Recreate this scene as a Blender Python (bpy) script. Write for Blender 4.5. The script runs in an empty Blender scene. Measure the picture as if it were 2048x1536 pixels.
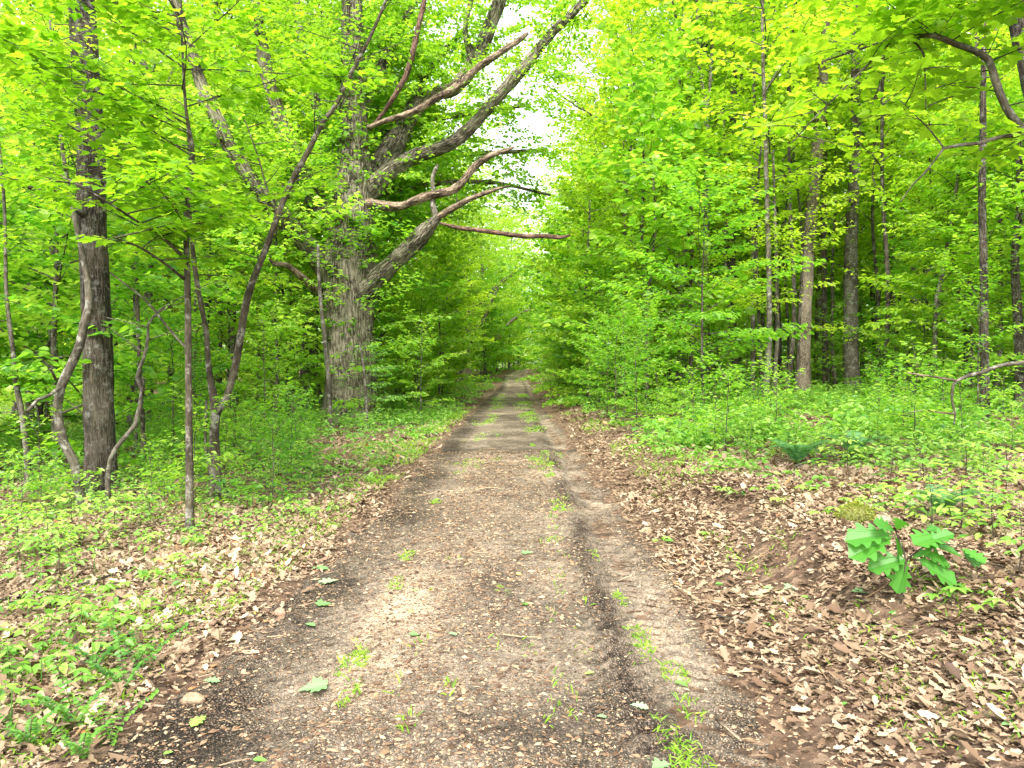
import bpy, math, random
import numpy as np
from mathutils import Vector
R = math.radians
sc = bpy.context.scene

# ------------------------------------------------------------------ camera
F = 1518.0            # focal length in photo pixels (2048 wide)
EYE = 1.6
HOR = 738.0
cam = bpy.data.cameras.new('camera')
cam.sensor_width = 36.0
cam.lens = 36.0 * F / 2048.0
cam.shift_y = -(768.0 - HOR) / 2048.0
cam.clip_start = 0.05
cam.clip_end = 3000.0
camo = bpy.data.objects.new('camera', cam)
sc.collection.objects.link(camo)
camo.location = (0, 0, EYE)
camo.rotation_euler = (R(90), 0, 0)
sc.camera = camo

# ------------------------------------------------------------------ sky and sun (bright overcast)
SUN_EL, SUN_ROT = 50.0, 192.0
w = bpy.data.worlds.new('World'); sc.world = w; w.use_nodes = True
nt = w.node_tree; nt.nodes.clear()
sky = nt.nodes.new('ShaderNodeTexSky'); sky.sky_type = 'NISHITA'; sky.sun_disc = False
sky.sun_elevation = R(SUN_EL); sky.sun_rotation = R(SUN_ROT)
sky.air_density = 1.0; sky.dust_density = 3.0; sky.ozone_density = 1.0
hsv = nt.nodes.new('ShaderNodeHueSaturation'); hsv.inputs['Saturation'].default_value = 0.22
bg = nt.nodes.new('ShaderNodeBackground'); bg.inputs['Strength'].default_value = 0.15
wo = nt.nodes.new('ShaderNodeOutputWorld')
nt.links.new(sky.outputs[0], hsv.inputs['Color']); nt.links.new(hsv.outputs[0], bg.inputs['Color'])
nt.links.new(bg.outputs[0], wo.inputs['Surface'])
sl = bpy.data.lights.new('sun', 'SUN'); sl.energy = 1.4; sl.angle = R(14); sl.color = (1.0, 0.95, 0.86)
so = bpy.data.objects.new('sun', sl); sc.collection.objects.link(so)
e, a = R(SUN_EL), R(SUN_ROT)
sd = Vector((math.cos(e) * math.sin(a), math.cos(e) * math.cos(a), math.sin(e)))
so.rotation_euler = sd.to_track_quat('Z', 'Y').to_euler()
sc.view_settings.view_transform = 'Standard'
sc.view_settings.look = 'None'
sc.view_settings.exposure = 2.15
sc.view_settings.gamma = 1.0
sc.view_settings.use_curve_mapping = False
sc.cycles.max_bounces = 9
sc.cycles.diffuse_bounces = 7
sc.cycles.transmission_bounces = 7
sc.cycles.glossy_bounces = 2
sc.cycles.caustics_reflective = False
sc.cycles.caustics_refractive = False

# ------------------------------------------------------------------ helpers
def hash2(ix, iy, s):
    n = (ix.astype(np.int64) * 374761393 + iy.astype(np.int64) * 668265263 + s * 1442695041) & 0x7fffffff
    n = ((n ^ (n >> 13)) * 1274126177) & 0x7fffffff
    return ((n ^ (n >> 16)) & 0xffff) / 65535.0

def vn(x, y, s=0):
    x = np.asarray(x, float); y = np.asarray(y, float)
    ix, iy = np.floor(x), np.floor(y)
    fx, fy = x - ix, y - iy
    fx = fx * fx * (3 - 2 * fx); fy = fy * fy * (3 - 2 * fy)
    return ((hash2(ix, iy, s) * (1 - fx) + hash2(ix + 1, iy, s) * fx) * (1 - fy) +
            (hash2(ix, iy + 1, s) * (1 - fx) + hash2(ix + 1, iy + 1, s) * fx) * fy)

def fbm(x, y, s=0, o=4):
    t = 0; a = 0.5
    for k in range(o):
        t = t + a * vn(x * 2 ** k, y * 2 ** k, s + k * 17); a *= 0.5
    return t / (1 - 0.5 ** o)

def sstep(a, b, x):
    t = np.clip((np.asarray(x, float) - a) / (b - a), 0, 1)
    return t * t * (3 - 2 * t)

CY = [-20, 2, 4, 9, 15, 30, 42, 55, 67, 88, 100, 115, 135, 170, 400]
CX = [-.35, -.24, -.18, -.05, 0.0, 0.0, 0.05, .3, .44, .3, .8, 2.2, 6.5, 22, 200]
ZY = [-20, 60, 75, 88, 103, 118, 135, 200, 400]
ZZ = [0, 0, .22, .62, 1.15, 1.62, 1.7, 1.5, 1.5]
_yy = np.linspace(-20, 400, 4201)
_cx = np.convolve(np.pad(np.interp(_yy, CY, CX), 30, mode='edge'), np.ones(61) / 61, 'valid')
_zz = np.convolve(np.pad(np.interp(_yy, ZY, ZZ), 30, mode='edge'), np.ones(61) / 61, 'valid')
def road_x(y): return np.interp(y, _yy, _cx)
def road_z(y): return np.interp(y, _yy, _zz)

def ground_z(x, y):
    x = np.asarray(x, float); y = np.asarray(y, float)
    u = x - road_x(y)
    z = road_z(y)
    dl = np.clip(-u - 1.7, 0, None)
    z = z - 2.6 * (1 - np.exp(-dl * 0.062 / 2.6 * 1.1)) * 1.0
    dr = np.clip(u - 1.35, 0, None)
    z = z + 0.27 * sstep(0, 1.3, dr) + 0.022 * np.clip(dr, 0, 25)
    wy = sstep(3.4, 4.6, y) * (1 - sstep(8, 11, y))
    cut = 2.2 + .16 * np.sin(y * 1.9) + (vn(y * 1.3, 0 * y, 14) - .5) * .3
    z = z + wy * (.11 * sstep(-.1, .5, u - cut) - .07 * np.exp(-((u - cut + .05) / .2) ** 2))
    off = sstep(1.5, 4, np.abs(u))
    z = z + off * (fbm(x * .35, y * .35, 3) - .5) * 0.35
    z = z + (fbm(x * 1.7, y * 1.7, 9, 3) - .5) * 0.05 * sstep(1.2, 2.2, np.abs(u))
    return z

def P(px, py, Y):
    return np.array(((px - 1024) / F * Y, Y, EYE + (HOR - py) / F * Y))

def G(px, Y, dz=0.0):
    X = (px - 1024) / F * Y
    return np.array((X, Y, float(ground_z(X, Y)) + dz))

def on_ground(px, py):
    """point where the ground is seen at this place of the photo"""
    Y = 2.0
    while Y < 120:
        X = (px - 1024) / F * Y
        if float(ground_z(X, Y)) >= EYE + (HOR - py) / F * Y: break
        Y += 0.01 + Y * .002
    return np.array((X, Y, float(ground_z(X, Y))))

def norm(v):
    return v / (np.linalg.norm(v, axis=-1, keepdims=True) + 1e-9)

def spline(pts, step):
    """Catmull-Rom through rows (x,y,z,r...), resampled about every step"""
    p = np.asarray(pts, float)
    if len(p) < 3: 
        n = max(2, int(np.linalg.norm(p[-1][:3] - p[0][:3]) / step) + 1)
        t = np.linspace(0, 1, n)[:, None]
        return p[0] * (1 - t) + p[-1] * t
    q = np.vstack([2 * p[0] - p[1], p, 2 * p[-1] - p[-2]])
    out = []
    for i in range(len(p) - 1):
        a, b, c, d = q[i:i + 4]
        n = max(1, int(np.linalg.norm(c[:3] - b[:3]) / step))
        t = (np.arange(n) / n)[:, None]
        out.append(.5 * (2 * b + (c - a) * t + (2 * a - 5 * b + 4 * c - d) * t ** 2 + (3 * b - a - 3 * c + d) * t ** 3))
    out.append(p[-1:])
    o = np.vstack(out)
    if o.shape[1] > 3: o[:, 3] = np.maximum(o[:, 3], 0.0008)
    return o

class Buf:
    def __init__(s):
        s.V = []; s.F = []; s.n = 0; s.T = []; s.B = []; s.hasT = False; s.hasB = False
        s.A = {}
    def add(s, V, faces, tint=None, bark=None):
        """faces: list of (m,k) index arrays"""
        s.V.append(np.asarray(V, np.float32))
        for f in faces:
            f = np.asarray(f, np.int32)
            s.F.append(f + s.n)
        nf = sum(len(f) for f in faces)
        if tint is not None: s.hasT = True; s.T.append(np.asarray(tint, np.float32))
        else: s.T.append(np.zeros(nf, np.float32))
        if bark is not None: s.hasB = True; s.B.append(np.asarray(bark, np.float32))
        else: s.B.append(np.zeros((len(V), 3), np.float32))
        s.n += len(V)
    def mesh(s, name, mat, smooth=False):
        me = bpy.data.meshes.new(name)
        V = np.vstack(s.V)
        me.vertices.add(len(V)); me.vertices.foreach_set('co', V.ravel())
        loops = np.concatenate([f.ravel() for f in s.F])
        tot = np.concatenate([np.full(len(f), f.shape[1], np.int32) for f in s.F])
        me.loops.add(len(loops)); me.loops.foreach_set('vertex_index', loops)
        me.polygons.add(len(tot))
        st = np.concatenate([[0], np.cumsum(tot)[:-1]]).astype(np.int32)
        me.polygons.foreach_set('loop_start', st)
        me.polygons.foreach_set('use_smooth', np.full(len(tot), smooth))
        if s.hasT:
            at = me.attributes.new('tint', 'FLOAT', 'FACE'); at.data.foreach_set('value', np.concatenate(s.T))
        if s.hasB:
            at = me.attributes.new('bark', 'FLOAT_VECTOR', 'POINT'); at.data.foreach_set('vector', np.vstack(s.B).ravel())
        for k, v in s.A.items():
            at = me.attributes.new(k, 'FLOAT', 'POINT'); at.data.foreach_set('value', np.asarray(v, np.float32).ravel())
        me.update(calc_edges=True); me.validate()
        me.materials.append(mat)
        return me

COL = sc.collection
def link(name, data, parent=None, loc=None):
    o = bpy.data.objects.new(name, data); COL.objects.link(o)
    if parent is not None: o.parent = parent
    if loc is not None: o.location = loc
    return o
def tag(o, label=None, cat=None, group=None, kind=None):
    for k, v in (('label', label), ('category', cat), ('group', group), ('kind', kind)):
        if v: o[k] = v
    return o
def thing(name, label, cat, loc=(0, 0, 0), group=None):
    o = bpy.data.objects.new(name, None); COL.objects.link(o); o.location = [float(c) for c in loc]
    o.empty_display_size = 0.2
    return tag(o, label, cat, group)
def dup(root, loc, rz=0, s=1.0, label=None, group=None, tilt=(0, 0)):
    r = root.copy(); COL.objects.link(r)
    r.location = [float(c) for c in loc]; r.rotation_euler = (tilt[0], tilt[1], rz)
    r.scale = (s, s, s) if not isinstance(s, tuple) else s
    if label: r['label'] = label
    if group: r['group'] = group
    for ch in list(root.children):
        c = ch.copy(); COL.objects.link(c); c.parent = r
        for g in ch.children:
            d = g.copy(); COL.objects.link(d); d.parent = c
    return r

# ---- tubes
def tube(buf, pts, sides=8, cap=True, rough=0.0, seed=0, furrow=0.0, flare=None, lobes=0.0):
    """pts rows (x,y,z,r) already resampled"""
    p = pts[:, :3]; r = pts[:, 3]
    n = len(p)
    t = norm(np.gradient(p, axis=0))
    ref = np.array((0.0, 1.0, 0.0)) if abs(t[0][1]) < 0.9 else np.array((1.0, 0, 0))
    U = np.zeros((n, 3)); u = ref - t[0] * ref.dot(t[0]); u /= np.linalg.norm(u)
    for i in range(n):
        u = u - t[i] * u.dot(t[i]); u /= (np.linalg.norm(u) + 1e-9); U[i] = u
    W = np.cross(t, U)
    th = np.linspace(0, 2 * np.pi, sides, endpoint=False)
    ln = np.concatenate([[0], np.cumsum(np.linalg.norm(np.diff(p, axis=0), axis=1))])
    TH, LN = np.meshgrid(th, ln)
    rr = np.repeat(r[:, None], sides, 1)
    R0 = float(r.max())
    if lobes: rr = rr * (1 + lobes * (np.sin(TH * 3 + seed + LN * .3) * .5 + np.sin(TH * 5 + seed * 2 - LN * .2) * .35))
    if flare is not None:
        fl = flare * np.exp(-LN / (R0 * 0.9))
        rr = rr * (1 + fl * (0.55 + 0.45 * np.cos(TH * 5 + seed)) )
    if rough: rr = rr * (1 + rough * (fbm(np.cos(TH) * 2 + 7 + seed, LN / max(R0, .01) * .8 + np.sin(TH) * 2, seed) - .5) * 2)
    if furrow:
        q = fbm(TH / (2 * np.pi) * 46 * 1.0 + (vn(LN * 1.5, TH * 1.3, seed) - .5) * 2.0, LN * 1.6, seed + 5, 3)
        rr = rr + furrow * (np.abs(q - .5) * 2 - .35)
    V = p[:, None, :] + (np.cos(TH)[..., None] * U[:, None, :] + np.sin(TH)[..., None] * W[:, None, :]) * rr[..., None]
    V = V.reshape(-1, 3)
    i, j = np.meshgrid(np.arange(n - 1), np.arange(sides), indexing='ij')
    a = i * sides + j; b = i * sides + (j + 1) % sides
    faces = [np.stack([a, b, b + sides, a + sides], -1).reshape(-1, 4)]
    if cap:
        faces.append(np.array([np.arange(sides)[::-1]])); faces.append(np.array([np.arange(sides) + (n - 1) * sides]))
    bk = np.stack([np.cos(TH) * np.maximum(rr, .004), np.sin(TH) * np.maximum(rr, .004), LN + seed * 3.1], -1).reshape(-1, 3)
    buf.add(V, faces, bark=bk)

# ---- leaf templates: y is the leaf axis, z its normal, unit length; two halves joined at the midrib
def halves(right, fold=.25, bend=.18):
    """right: outline points (x>0,y) from base to tip, without the midrib ends"""
    mids = [(0, 0), (0, 1)]
    v = [(0, 0, 0), (0, 1, -bend)]
    rv = [(x, y, x * fold - bend * y * y) for x, y in right]
    lv = [(-x, y, x * fold - bend * y * y) for x, y in right]
    V = np.array(v + rv + lv, float); n = len(right)
    fr = [0] + list(range(2, 2 + n)) + [1]
    fl = [0, 1] + list(range(2 + n, 2 + 2 * n))[::-1]
    return V, [np.array([fr]), np.array([fl])]
MAPLE = halves([(.14, -.06), (.34, -.02), (.28, .13), (.52, .22), (.44, .36), (.58, .52), (.34, .52), (.22, .50), (.27, .66), (.16, .72), (.12, .86)], .2, .15)
OVAL = halves([(.20, .18), (.27, .45), (.15, .80)], .28, .2)
OAKL = halves([(.03, .10), (.10, .17), (.17, .19), (.13, .25), (.12, .31), (.22, .35), (.30, .40), (.29, .45), (.19, .47), (.17, .52), (.27, .57), (.36, .64), (.36, .70), (.24, .70), (.20, .74), (.25, .80), (.26, .87), (.17, .90), (.08, .96)], .18, .15)
OAKS = halves([(.18, .20), (.08, .34), (.32, .50), (.16, .62), (.26, .84)], .35, .25)
SIMPLE = (np.array([(0, 0, 0), (.27, .42, .07), (0, 1, -.12), (-.27, .42, .07)], float), [np.array([[0, 1, 2]]), np.array([[0, 2, 3]])])
BROAD = (np.array([(0, 0, 0), (.42, .30, .08), (.30, .78, .0), (0, 1, -.14), (-.30, .78, .0), (-.42, .30, .08)], float), [np.array([[0, 1, 2, 3]]), np.array([[0, 3, 4, 5]])])

class Leaves:
    """collects leaf placements; stamps a template"""
    def __init__(s): s.p = []; s.a = []; s.n = []; s.s = []; s.t = []
    def add(s, p, a, n, size, tint):
        s.p.append(p); s.a.append(a); s.n.append(n); s.s.append(size); s.t.append(tint)
    def count(s): return sum(len(x) for x in s.p)
    def stamp(s, buf, tmpl, lines=()):
        p = np.vstack(s.p); a = norm(np.vstack(s.a)); n = np.vstack(s.n)
        sz = np.concatenate(s.s); t = np.concatenate(s.t)
        if lines:      # airier foliage in front of the trunks that stand clear
            keep = np.ones(len(p), bool); qx = 1024 + p[:, 0] / p[:, 1] * F; qy = HOR - (p[:, 2] - EYE) / p[:, 1] * F
            r_ = np.random.default_rng(1).uniform(0, 1, len(p))
            for ln, hw, ymax, kf in lines:
                for (x0, y0), (x1, y1) in zip(ln[:-1], ln[1:]):
                    u_ = np.clip(((qx - x0) * (x1 - x0) + (qy - y0) * (y1 - y0)) / ((x1 - x0) ** 2 + (y1 - y0) ** 2), 0, 1)
                    d_ = np.hypot(qx - x0 - u_ * (x1 - x0), qy - y0 - u_ * (y1 - y0))
                    keep &= ~((d_ < hw) & (p[:, 1] < ymax) & (r_ > kf))
            p, a, n, sz, t = p[keep], a[keep], n[keep], sz[keep], t[keep]
        n = norm(n - a * (n * a).sum(-1, keepdims=True)); x = np.cross(a, n)
        TV, TF = tmpl
        k = len(TV)
        V = (p[:, None, :] + sz[:, None, None] * (TV[None, :, 0:1] * x[:, None, :] + TV[None, :, 1:2] * a[:, None, :] + TV[None, :, 2:3] * n[:, None, :])).reshape(-1, 3)
        off = (np.arange(len(p)) * k)[:, None]
        faces = [(f[0][None, :] + off) for f in TF]
        buf.add(V, faces, tint=np.concatenate([t] * len(faces)))

UP = np.array((0, 0, 1.0))
def spray(L, W, start, d, length, rng, leaf=.1, gap=.07, r0=.012, flat=.3, curve=.15, tw=.55, twig_gap=None, bare=.12, wood_sides=4, twigs_wood=True, vert=.12, tint=.5, tj=.3, pairs=True):
    """one leafy branch: an axis with alternating twigs lying in a rough plane, leaves along the twigs"""
    d = norm(np.asarray(d, float)); n = 7
    h = norm(np.array((d[0], d[1], 0)) + 1e-6)
    side = np.array((-h[1], h[0], 0))
    s = np.linspace(0, 1, n)[:, None]
    wob = rng.normal(0, .035, 2)
    ax = start + d * length * s + (h * .35 - UP * np.sign(curve) ) * abs(curve) * length * s ** 2 * (1 if curve > 0 else 1) + side * wob[0] * length * np.sin(s * 5 + wob[1] * 90)
    rad = np.linspace(r0, max(.0012, r0 * .18), n)
    if W is not None and r0 > 0: tube(W, np.hstack([ax, rad[:, None]]), wood_sides, cap=False, seed=int(rng.integers(50)))
    tg = twig_gap or max(.12, length * .07)
    m = max(3, int(length * (1 - bare) / tg))
    ts = bare + (1 - bare) * (np.arange(m) + rng.uniform(-.3, .3, m)) / m
    ts = np.clip(ts, .03, 1)
    base = np.stack([np.interp(ts, s[:, 0], ax[:, k]) for k in range(3)], -1)
    tan = norm(np.stack([np.interp(ts, s[:, 0], np.gradient(ax[:, k])) for k in range(3)], -1))
    sg = np.where(np.arange(m) % 2 == 0, 1.0, -1.0)
    ang = R(50) * rng.uniform(.65, 1.25, m)
    sd = np.cross(UP, tan); sd = norm(sd)
    td = tan * np.cos(ang)[:, None] + sd * (sg * np.sin(ang))[:, None] + UP * rng.normal(0, vert, m)[:, None]
    td[-1] = tan[-1]
    tl = np.clip(length * tw * (1.05 - ts * .85), leaf * 1.5, None) * rng.uniform(.6, 1.15, m)
    if W is not None and twigs_wood:
        for i in range(m):
            q = np.vstack([base[i], base[i] + td[i] * tl[i] * .5 + UP * .02 * tl[i], base[i] + td[i] * tl[i] - UP * .04 * tl[i]])
            tube(W, np.hstack([q, np.array([[r0 * .32], [r0 * .22], [r0 * .08]]) + .0007]), 3, cap=False)
    k = max(2, int(tl.max() / gap))
    tt = (np.arange(k) + .6) * gap
    I, K = np.meshgrid(np.arange(m), np.arange(k), indexing='ij')
    ok = tt[K] < tl[I] + gap
    I, K = I[ok], K[ok]
    if pairs: I = np.concatenate([I, I]); K2 = np.concatenate([K, K]); sgn = np.concatenate([np.ones(len(K)), -np.ones(len(K))]); K = K2
    else: sgn = np.where(K % 2 == 0, 1.0, -1.0)
    N = len(I)
    u = np.minimum(tt[K] + rng.normal(0, gap * .3, N), tl[I])
    sd2 = norm(np.cross(UP, td[I]))
    q = base[I] + td[I] * u[:, None] + sd2 * (sgn * leaf * .18)[:, None] + rng.normal(0, leaf * .22, (N, 3)) - UP * (.04 * u ** 2 / np.maximum(tl[I], .05))[:, None]
    an = R(52) * rng.uniform(.3, 1.5, N)
    a = td[I] * np.cos(an)[:, None] + sd2 * (sgn * np.sin(an))[:, None] + rng.normal(0, .18, (N, 3)) - UP * .22
    nn = UP + rng.normal(0, flat, (N, 3))
    L.add(q, a, nn, leaf * rng.uniform(.55, 1.2, N), np.clip(rng.normal(tint, tj, N) * .6 + tint * .4, 0, 1))

# ------------------------------------------------------------------ materials
def newmat(name):
    m = bpy.data.materials.new(name); m.use_nodes = True
    t = m.node_tree; t.nodes.clear()
    o = t.nodes.new('ShaderNodeOutputMaterial')
    return m, t, o
def nd(t, typ, **kw):
    n = t.nodes.new(typ)
    for k, v in kw.items():
        if k in n.inputs: n.inputs[k].default_value = v
        else: setattr(n, k, v)
    return n
def ramp(t, fac, stops):
    r = t.nodes.new('ShaderNodeValToRGB')
    el = r.color_ramp.elements
    while len(el) < len(stops): el.new(.5)
    for e_, (p_, c_) in zip(el, stops): e_.position = p_; e_.color = (*c_, 1)
    t.links.new(fac, r.inputs['Fac']); return r.outputs['Color']
def math_(t, op, a, b=None, c=None):
    n = t.nodes.new('ShaderNodeMath'); n.operation = op
    for i, v in enumerate((a, b, c)):
        if v is None: continue
        if isinstance(v, (int, float)): n.inputs[i].default_value = v
        else: t.links.new(v, n.inputs[i])
    return n.outputs[0]

def leaf_mat(name, stops, trans=.5, tcol=(2.1, 1.95, 1.1), rnd=.5, rough=.48, spec=.45):
    m, t, o = newmat(name)
    at = nd(t, 'ShaderNodeAttribute', attribute_name='tint')
    oi = nd(t, 'ShaderNodeObjectInfo')
    f = math_(t, 'ADD', at.outputs['Fac'], math_(t, 'MULTIPLY', math_(t, 'SUBTRACT', oi.outputs['Random'], .5), rnd))
    col = ramp(t, f, stops)
    pr = nd(t, 'ShaderNodeBsdfPrincipled', Roughness=rough)
    pr.inputs['Specular IOR Level'].default_value = spec
    t.links.new(col, pr.inputs['Base Color'])
    tr = nd(t, 'ShaderNodeBsdfTranslucent')
    mx = nd(t, 'ShaderNodeMix', data_type='RGBA', blend_type='MULTIPLY'); mx.inputs[0].default_value = 1
    t.links.new(col, mx.inputs[6]); mx.inputs[7].default_value = (*tcol, 1)
    mx.clamp_result = True
    t.links.new(mx.outputs[2], tr.inputs['Color'])
    ms = nd(t, 'ShaderNodeMixShader'); ms.inputs[0].default_value = trans
    t.links.new(pr.outputs[0], ms.inputs[1]); t.links.new(tr.outputs[0], ms.inputs[2])
    t.links.new(ms.outputs[0], o.inputs['Surface'])
    return m

LG = [(0.0, (.06, .17, .012)), (.3, (.14, .29, .018)), (.65, (.24, .39, .026)), (1.0, (.37, .49, .05))]
M_leaf = leaf_mat('spring_leaf', LG, .6)
M_oakleaf = leaf_mat('oak_leaf', [(0, (.05, .16, .014)), (.5, (.14, .30, .02)), (1, (.27, .44, .04))], .6)
M_maple = leaf_mat('maple_leaf', [(0, (.05, .17, .010)), (.5, (.145, .31, .014)), (1, (.25, .42, .022))], .55)
M_low = leaf_mat('low_plant_leaf', [(0, (.05, .18, .03)), (.5, (.16, .34, .045)), (1, (.34, .52, .11))], .45, rough=.42, spec=.6)
M_under = leaf_mat('understory_leaf', [(0, (.05, .17, .02)), (.3, (.12, .29, .025)), (.65, (.21, .39, .035)), (1, (.37, .51, .10))], .6, rough=.42, spec=.6)
M_lobed = leaf_mat('lobed_seedling_leaf', [(0, (.03, .16, .018)), (1, (.085, .27, .03))], .4, rnd=0)
M_fern = leaf_mat('fern_leaf', [(0, (.05, .17, .05)), (1, (.16, .36, .12))], .4)
M_grass = leaf_mat('grass_blade', [(0, (.10, .24, .02)), (1, (.30, .48, .05))], .4)
M_litter = leaf_mat('dry_leaf', [(0, (.06, .035, .022)), (.2, (.13, .078, .044)), (.45, (.20, .138, .084)), (.72, (.32, .235, .152)), (.92, (.46, .36, .25)), (1, (.38, .17, .07))], .08, (1.1, .9, .7), 0, .65, .3)
M_pale = leaf_mat('fallen_pale_leaf', [(0, (.14, .28, .09)), (1, (.26, .38, .22))], .2, (1.1, 1.1, .9), .3, .6, .3)
M_green1 = leaf_mat('fallen_green_leaf', [(0, (.12, .34, .05)), (1, (.30, .50, .10))], .3, (1.2, 1.2, .8), .3, .5, .3)

def bark_mat(name, dark, mid, light, scale=9.0, stretch=.22, lichen=None, moss=.0, bump=.6, dist=.02, smoothness=False):
    m, t, o = newmat(name)
    at = nd(t, 'ShaderNodeAttribute', attribute_name='bark')
    mp = nd(t, 'ShaderNodeMapping'); mp.inputs['Scale'].default_value = (1, 1, stretch)
    t.links.new(at.outputs['Vector'], mp.inputs['Vector'])
    n1 = nd(t, 'ShaderNodeTexNoise', Scale=scale, Detail=6.0, Roughness=.65, Distortion=.6)
    t.links.new(mp.outputs[0], n1.inputs['Vector'])
    vo = nd(t, 'ShaderNodeTexVoronoi', Scale=scale * 1.6, feature='DISTANCE_TO_EDGE')
    mv = nd(t, 'ShaderNodeMix', data_type='VECTOR'); mv.inputs[0].default_value = .12
    t.links.new(mp.outputs[0], mv.inputs[4]); t.links.new(n1.outputs['Color'], mv.inputs[5])
    t.links.new(mv.outputs[1], vo.inputs['Vector'])
    n2 = nd(t, 'ShaderNodeTexNoise', Scale=1.6, Detail=3.0)
    t.links.new(at.outputs['Vector'], n2.inputs['Vector'])
    ridge = math_(t, 'MULTIPLY', vo.outputs['Distance'], 3.0)
    f = math_(t, 'ADD', math_(t, 'MULTIPLY', ridge, .45 if not smoothness else .12), math_(t, 'MULTIPLY', n1.outputs['Fac'], .75))
    f = math_(t, 'ADD', f, math_(t, 'MULTIPLY', math_(t, 'SUBTRACT', n2.outputs['Fac'], .5), .9))
    f = math_(t, 'ADD', math_(t, 'MULTIPLY', math_(t, 'SUBTRACT', f, .52), 1.7), .52)
    col = ramp(t, f, [(.15, dark), (.5, mid), (.85, light)])
    if lichen:
        n3 = nd(t, 'ShaderNodeTexNoise', Scale=7.0, Detail=8.0, Roughness=.75)
        t.links.new(at.outputs['Vector'], n3.inputs['Vector'])
        lf = ramp(t, n3.outputs['Fac'], [(.52, (0, 0, 0)), (.62, (.8, .8, .8))])
        mx = nd(t, 'ShaderNodeMix', data_type='RGBA'); t.links.new(lf, mx.inputs[0])
        t.links.new(col, mx.inputs[6]); mx.inputs[7].default_value = (*lichen, 1); col = mx.outputs[2]
    if moss:
        n4 = nd(t, 'ShaderNodeTexNoise', Scale=2.2, Detail=6.0, Roughness=.7)
        t.links.new(at.outputs['Vector'], n4.inputs['Vector'])
        lf = ramp(t, n4.outputs['Fac'], [(.5, (0, 0, 0)), (.72, (moss, moss, moss))])
        mx = nd(t, 'ShaderNodeMix', data_type='RGBA'); t.links.new(lf, mx.inputs[0])
        t.links.new(col, mx.inputs[6]); mx.inputs[7].default_value = (.09, .11, .035, 1); col = mx.outputs[2]
    pr = nd(t, 'ShaderNodeBsdfPrincipled', Roughness=.9)
    pr.inputs['Specular IOR Level'].default_value = .2
    t.links.new(col, pr.inputs['Base Color'])
    bp = nd(t, 'ShaderNodeBump', Strength=bump, Distance=dist)
    t.links.new(f, bp.inputs['Height']); t.links.new(bp.outputs[0], pr.inputs['Normal'])
    t.links.new(pr.outputs[0], o.inputs['Surface'])
    return m
M_oak = bark_mat('oak_bark', (.022, .018, .012), (.105, .088, .06), (.29, .255, .185), 11, .13, (.30, .285, .20), .6, .9, .05)
M_dark = bark_mat('dark_furrowed_bark', (.011, .009, .006), (.048, .037, .027), (.155, .128, .095), 22, .10, (.26, .26, .22), .25, .9, .03)
M_grey = bark_mat('grey_smooth_bark', (.04, .033, .024), (.11, .094, .07), (.26, .235, .185), 26, .35, (.30, .30, .25), .25, .5, .008, True)
M_brown = bark_mat('brown_young_bark', (.025, .02, .013), (.078, .063, .041), (.20, .17, .125), 30, .3, (.26, .25, .205), .3, .5, .008, True)
M_pink = bark_mat('pinkish_scaly_bark', (.055, .042, .03), (.14, .108, .08), (.26, .215, .165), 16, .4, None, .2, .7, .02)
M_dead = bark_mat('bare_dead_wood', (.03, .02, .014), (.13, .09, .06), (.36, .28, .195), 16, .15, None, 0, .8, .02)
M_red = bark_mat('reddish_rotten_wood', (.03, .018, .013), (.10, .055, .038), (.24, .15, .11), 18, .15, None, 0, .8, .02)

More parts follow.
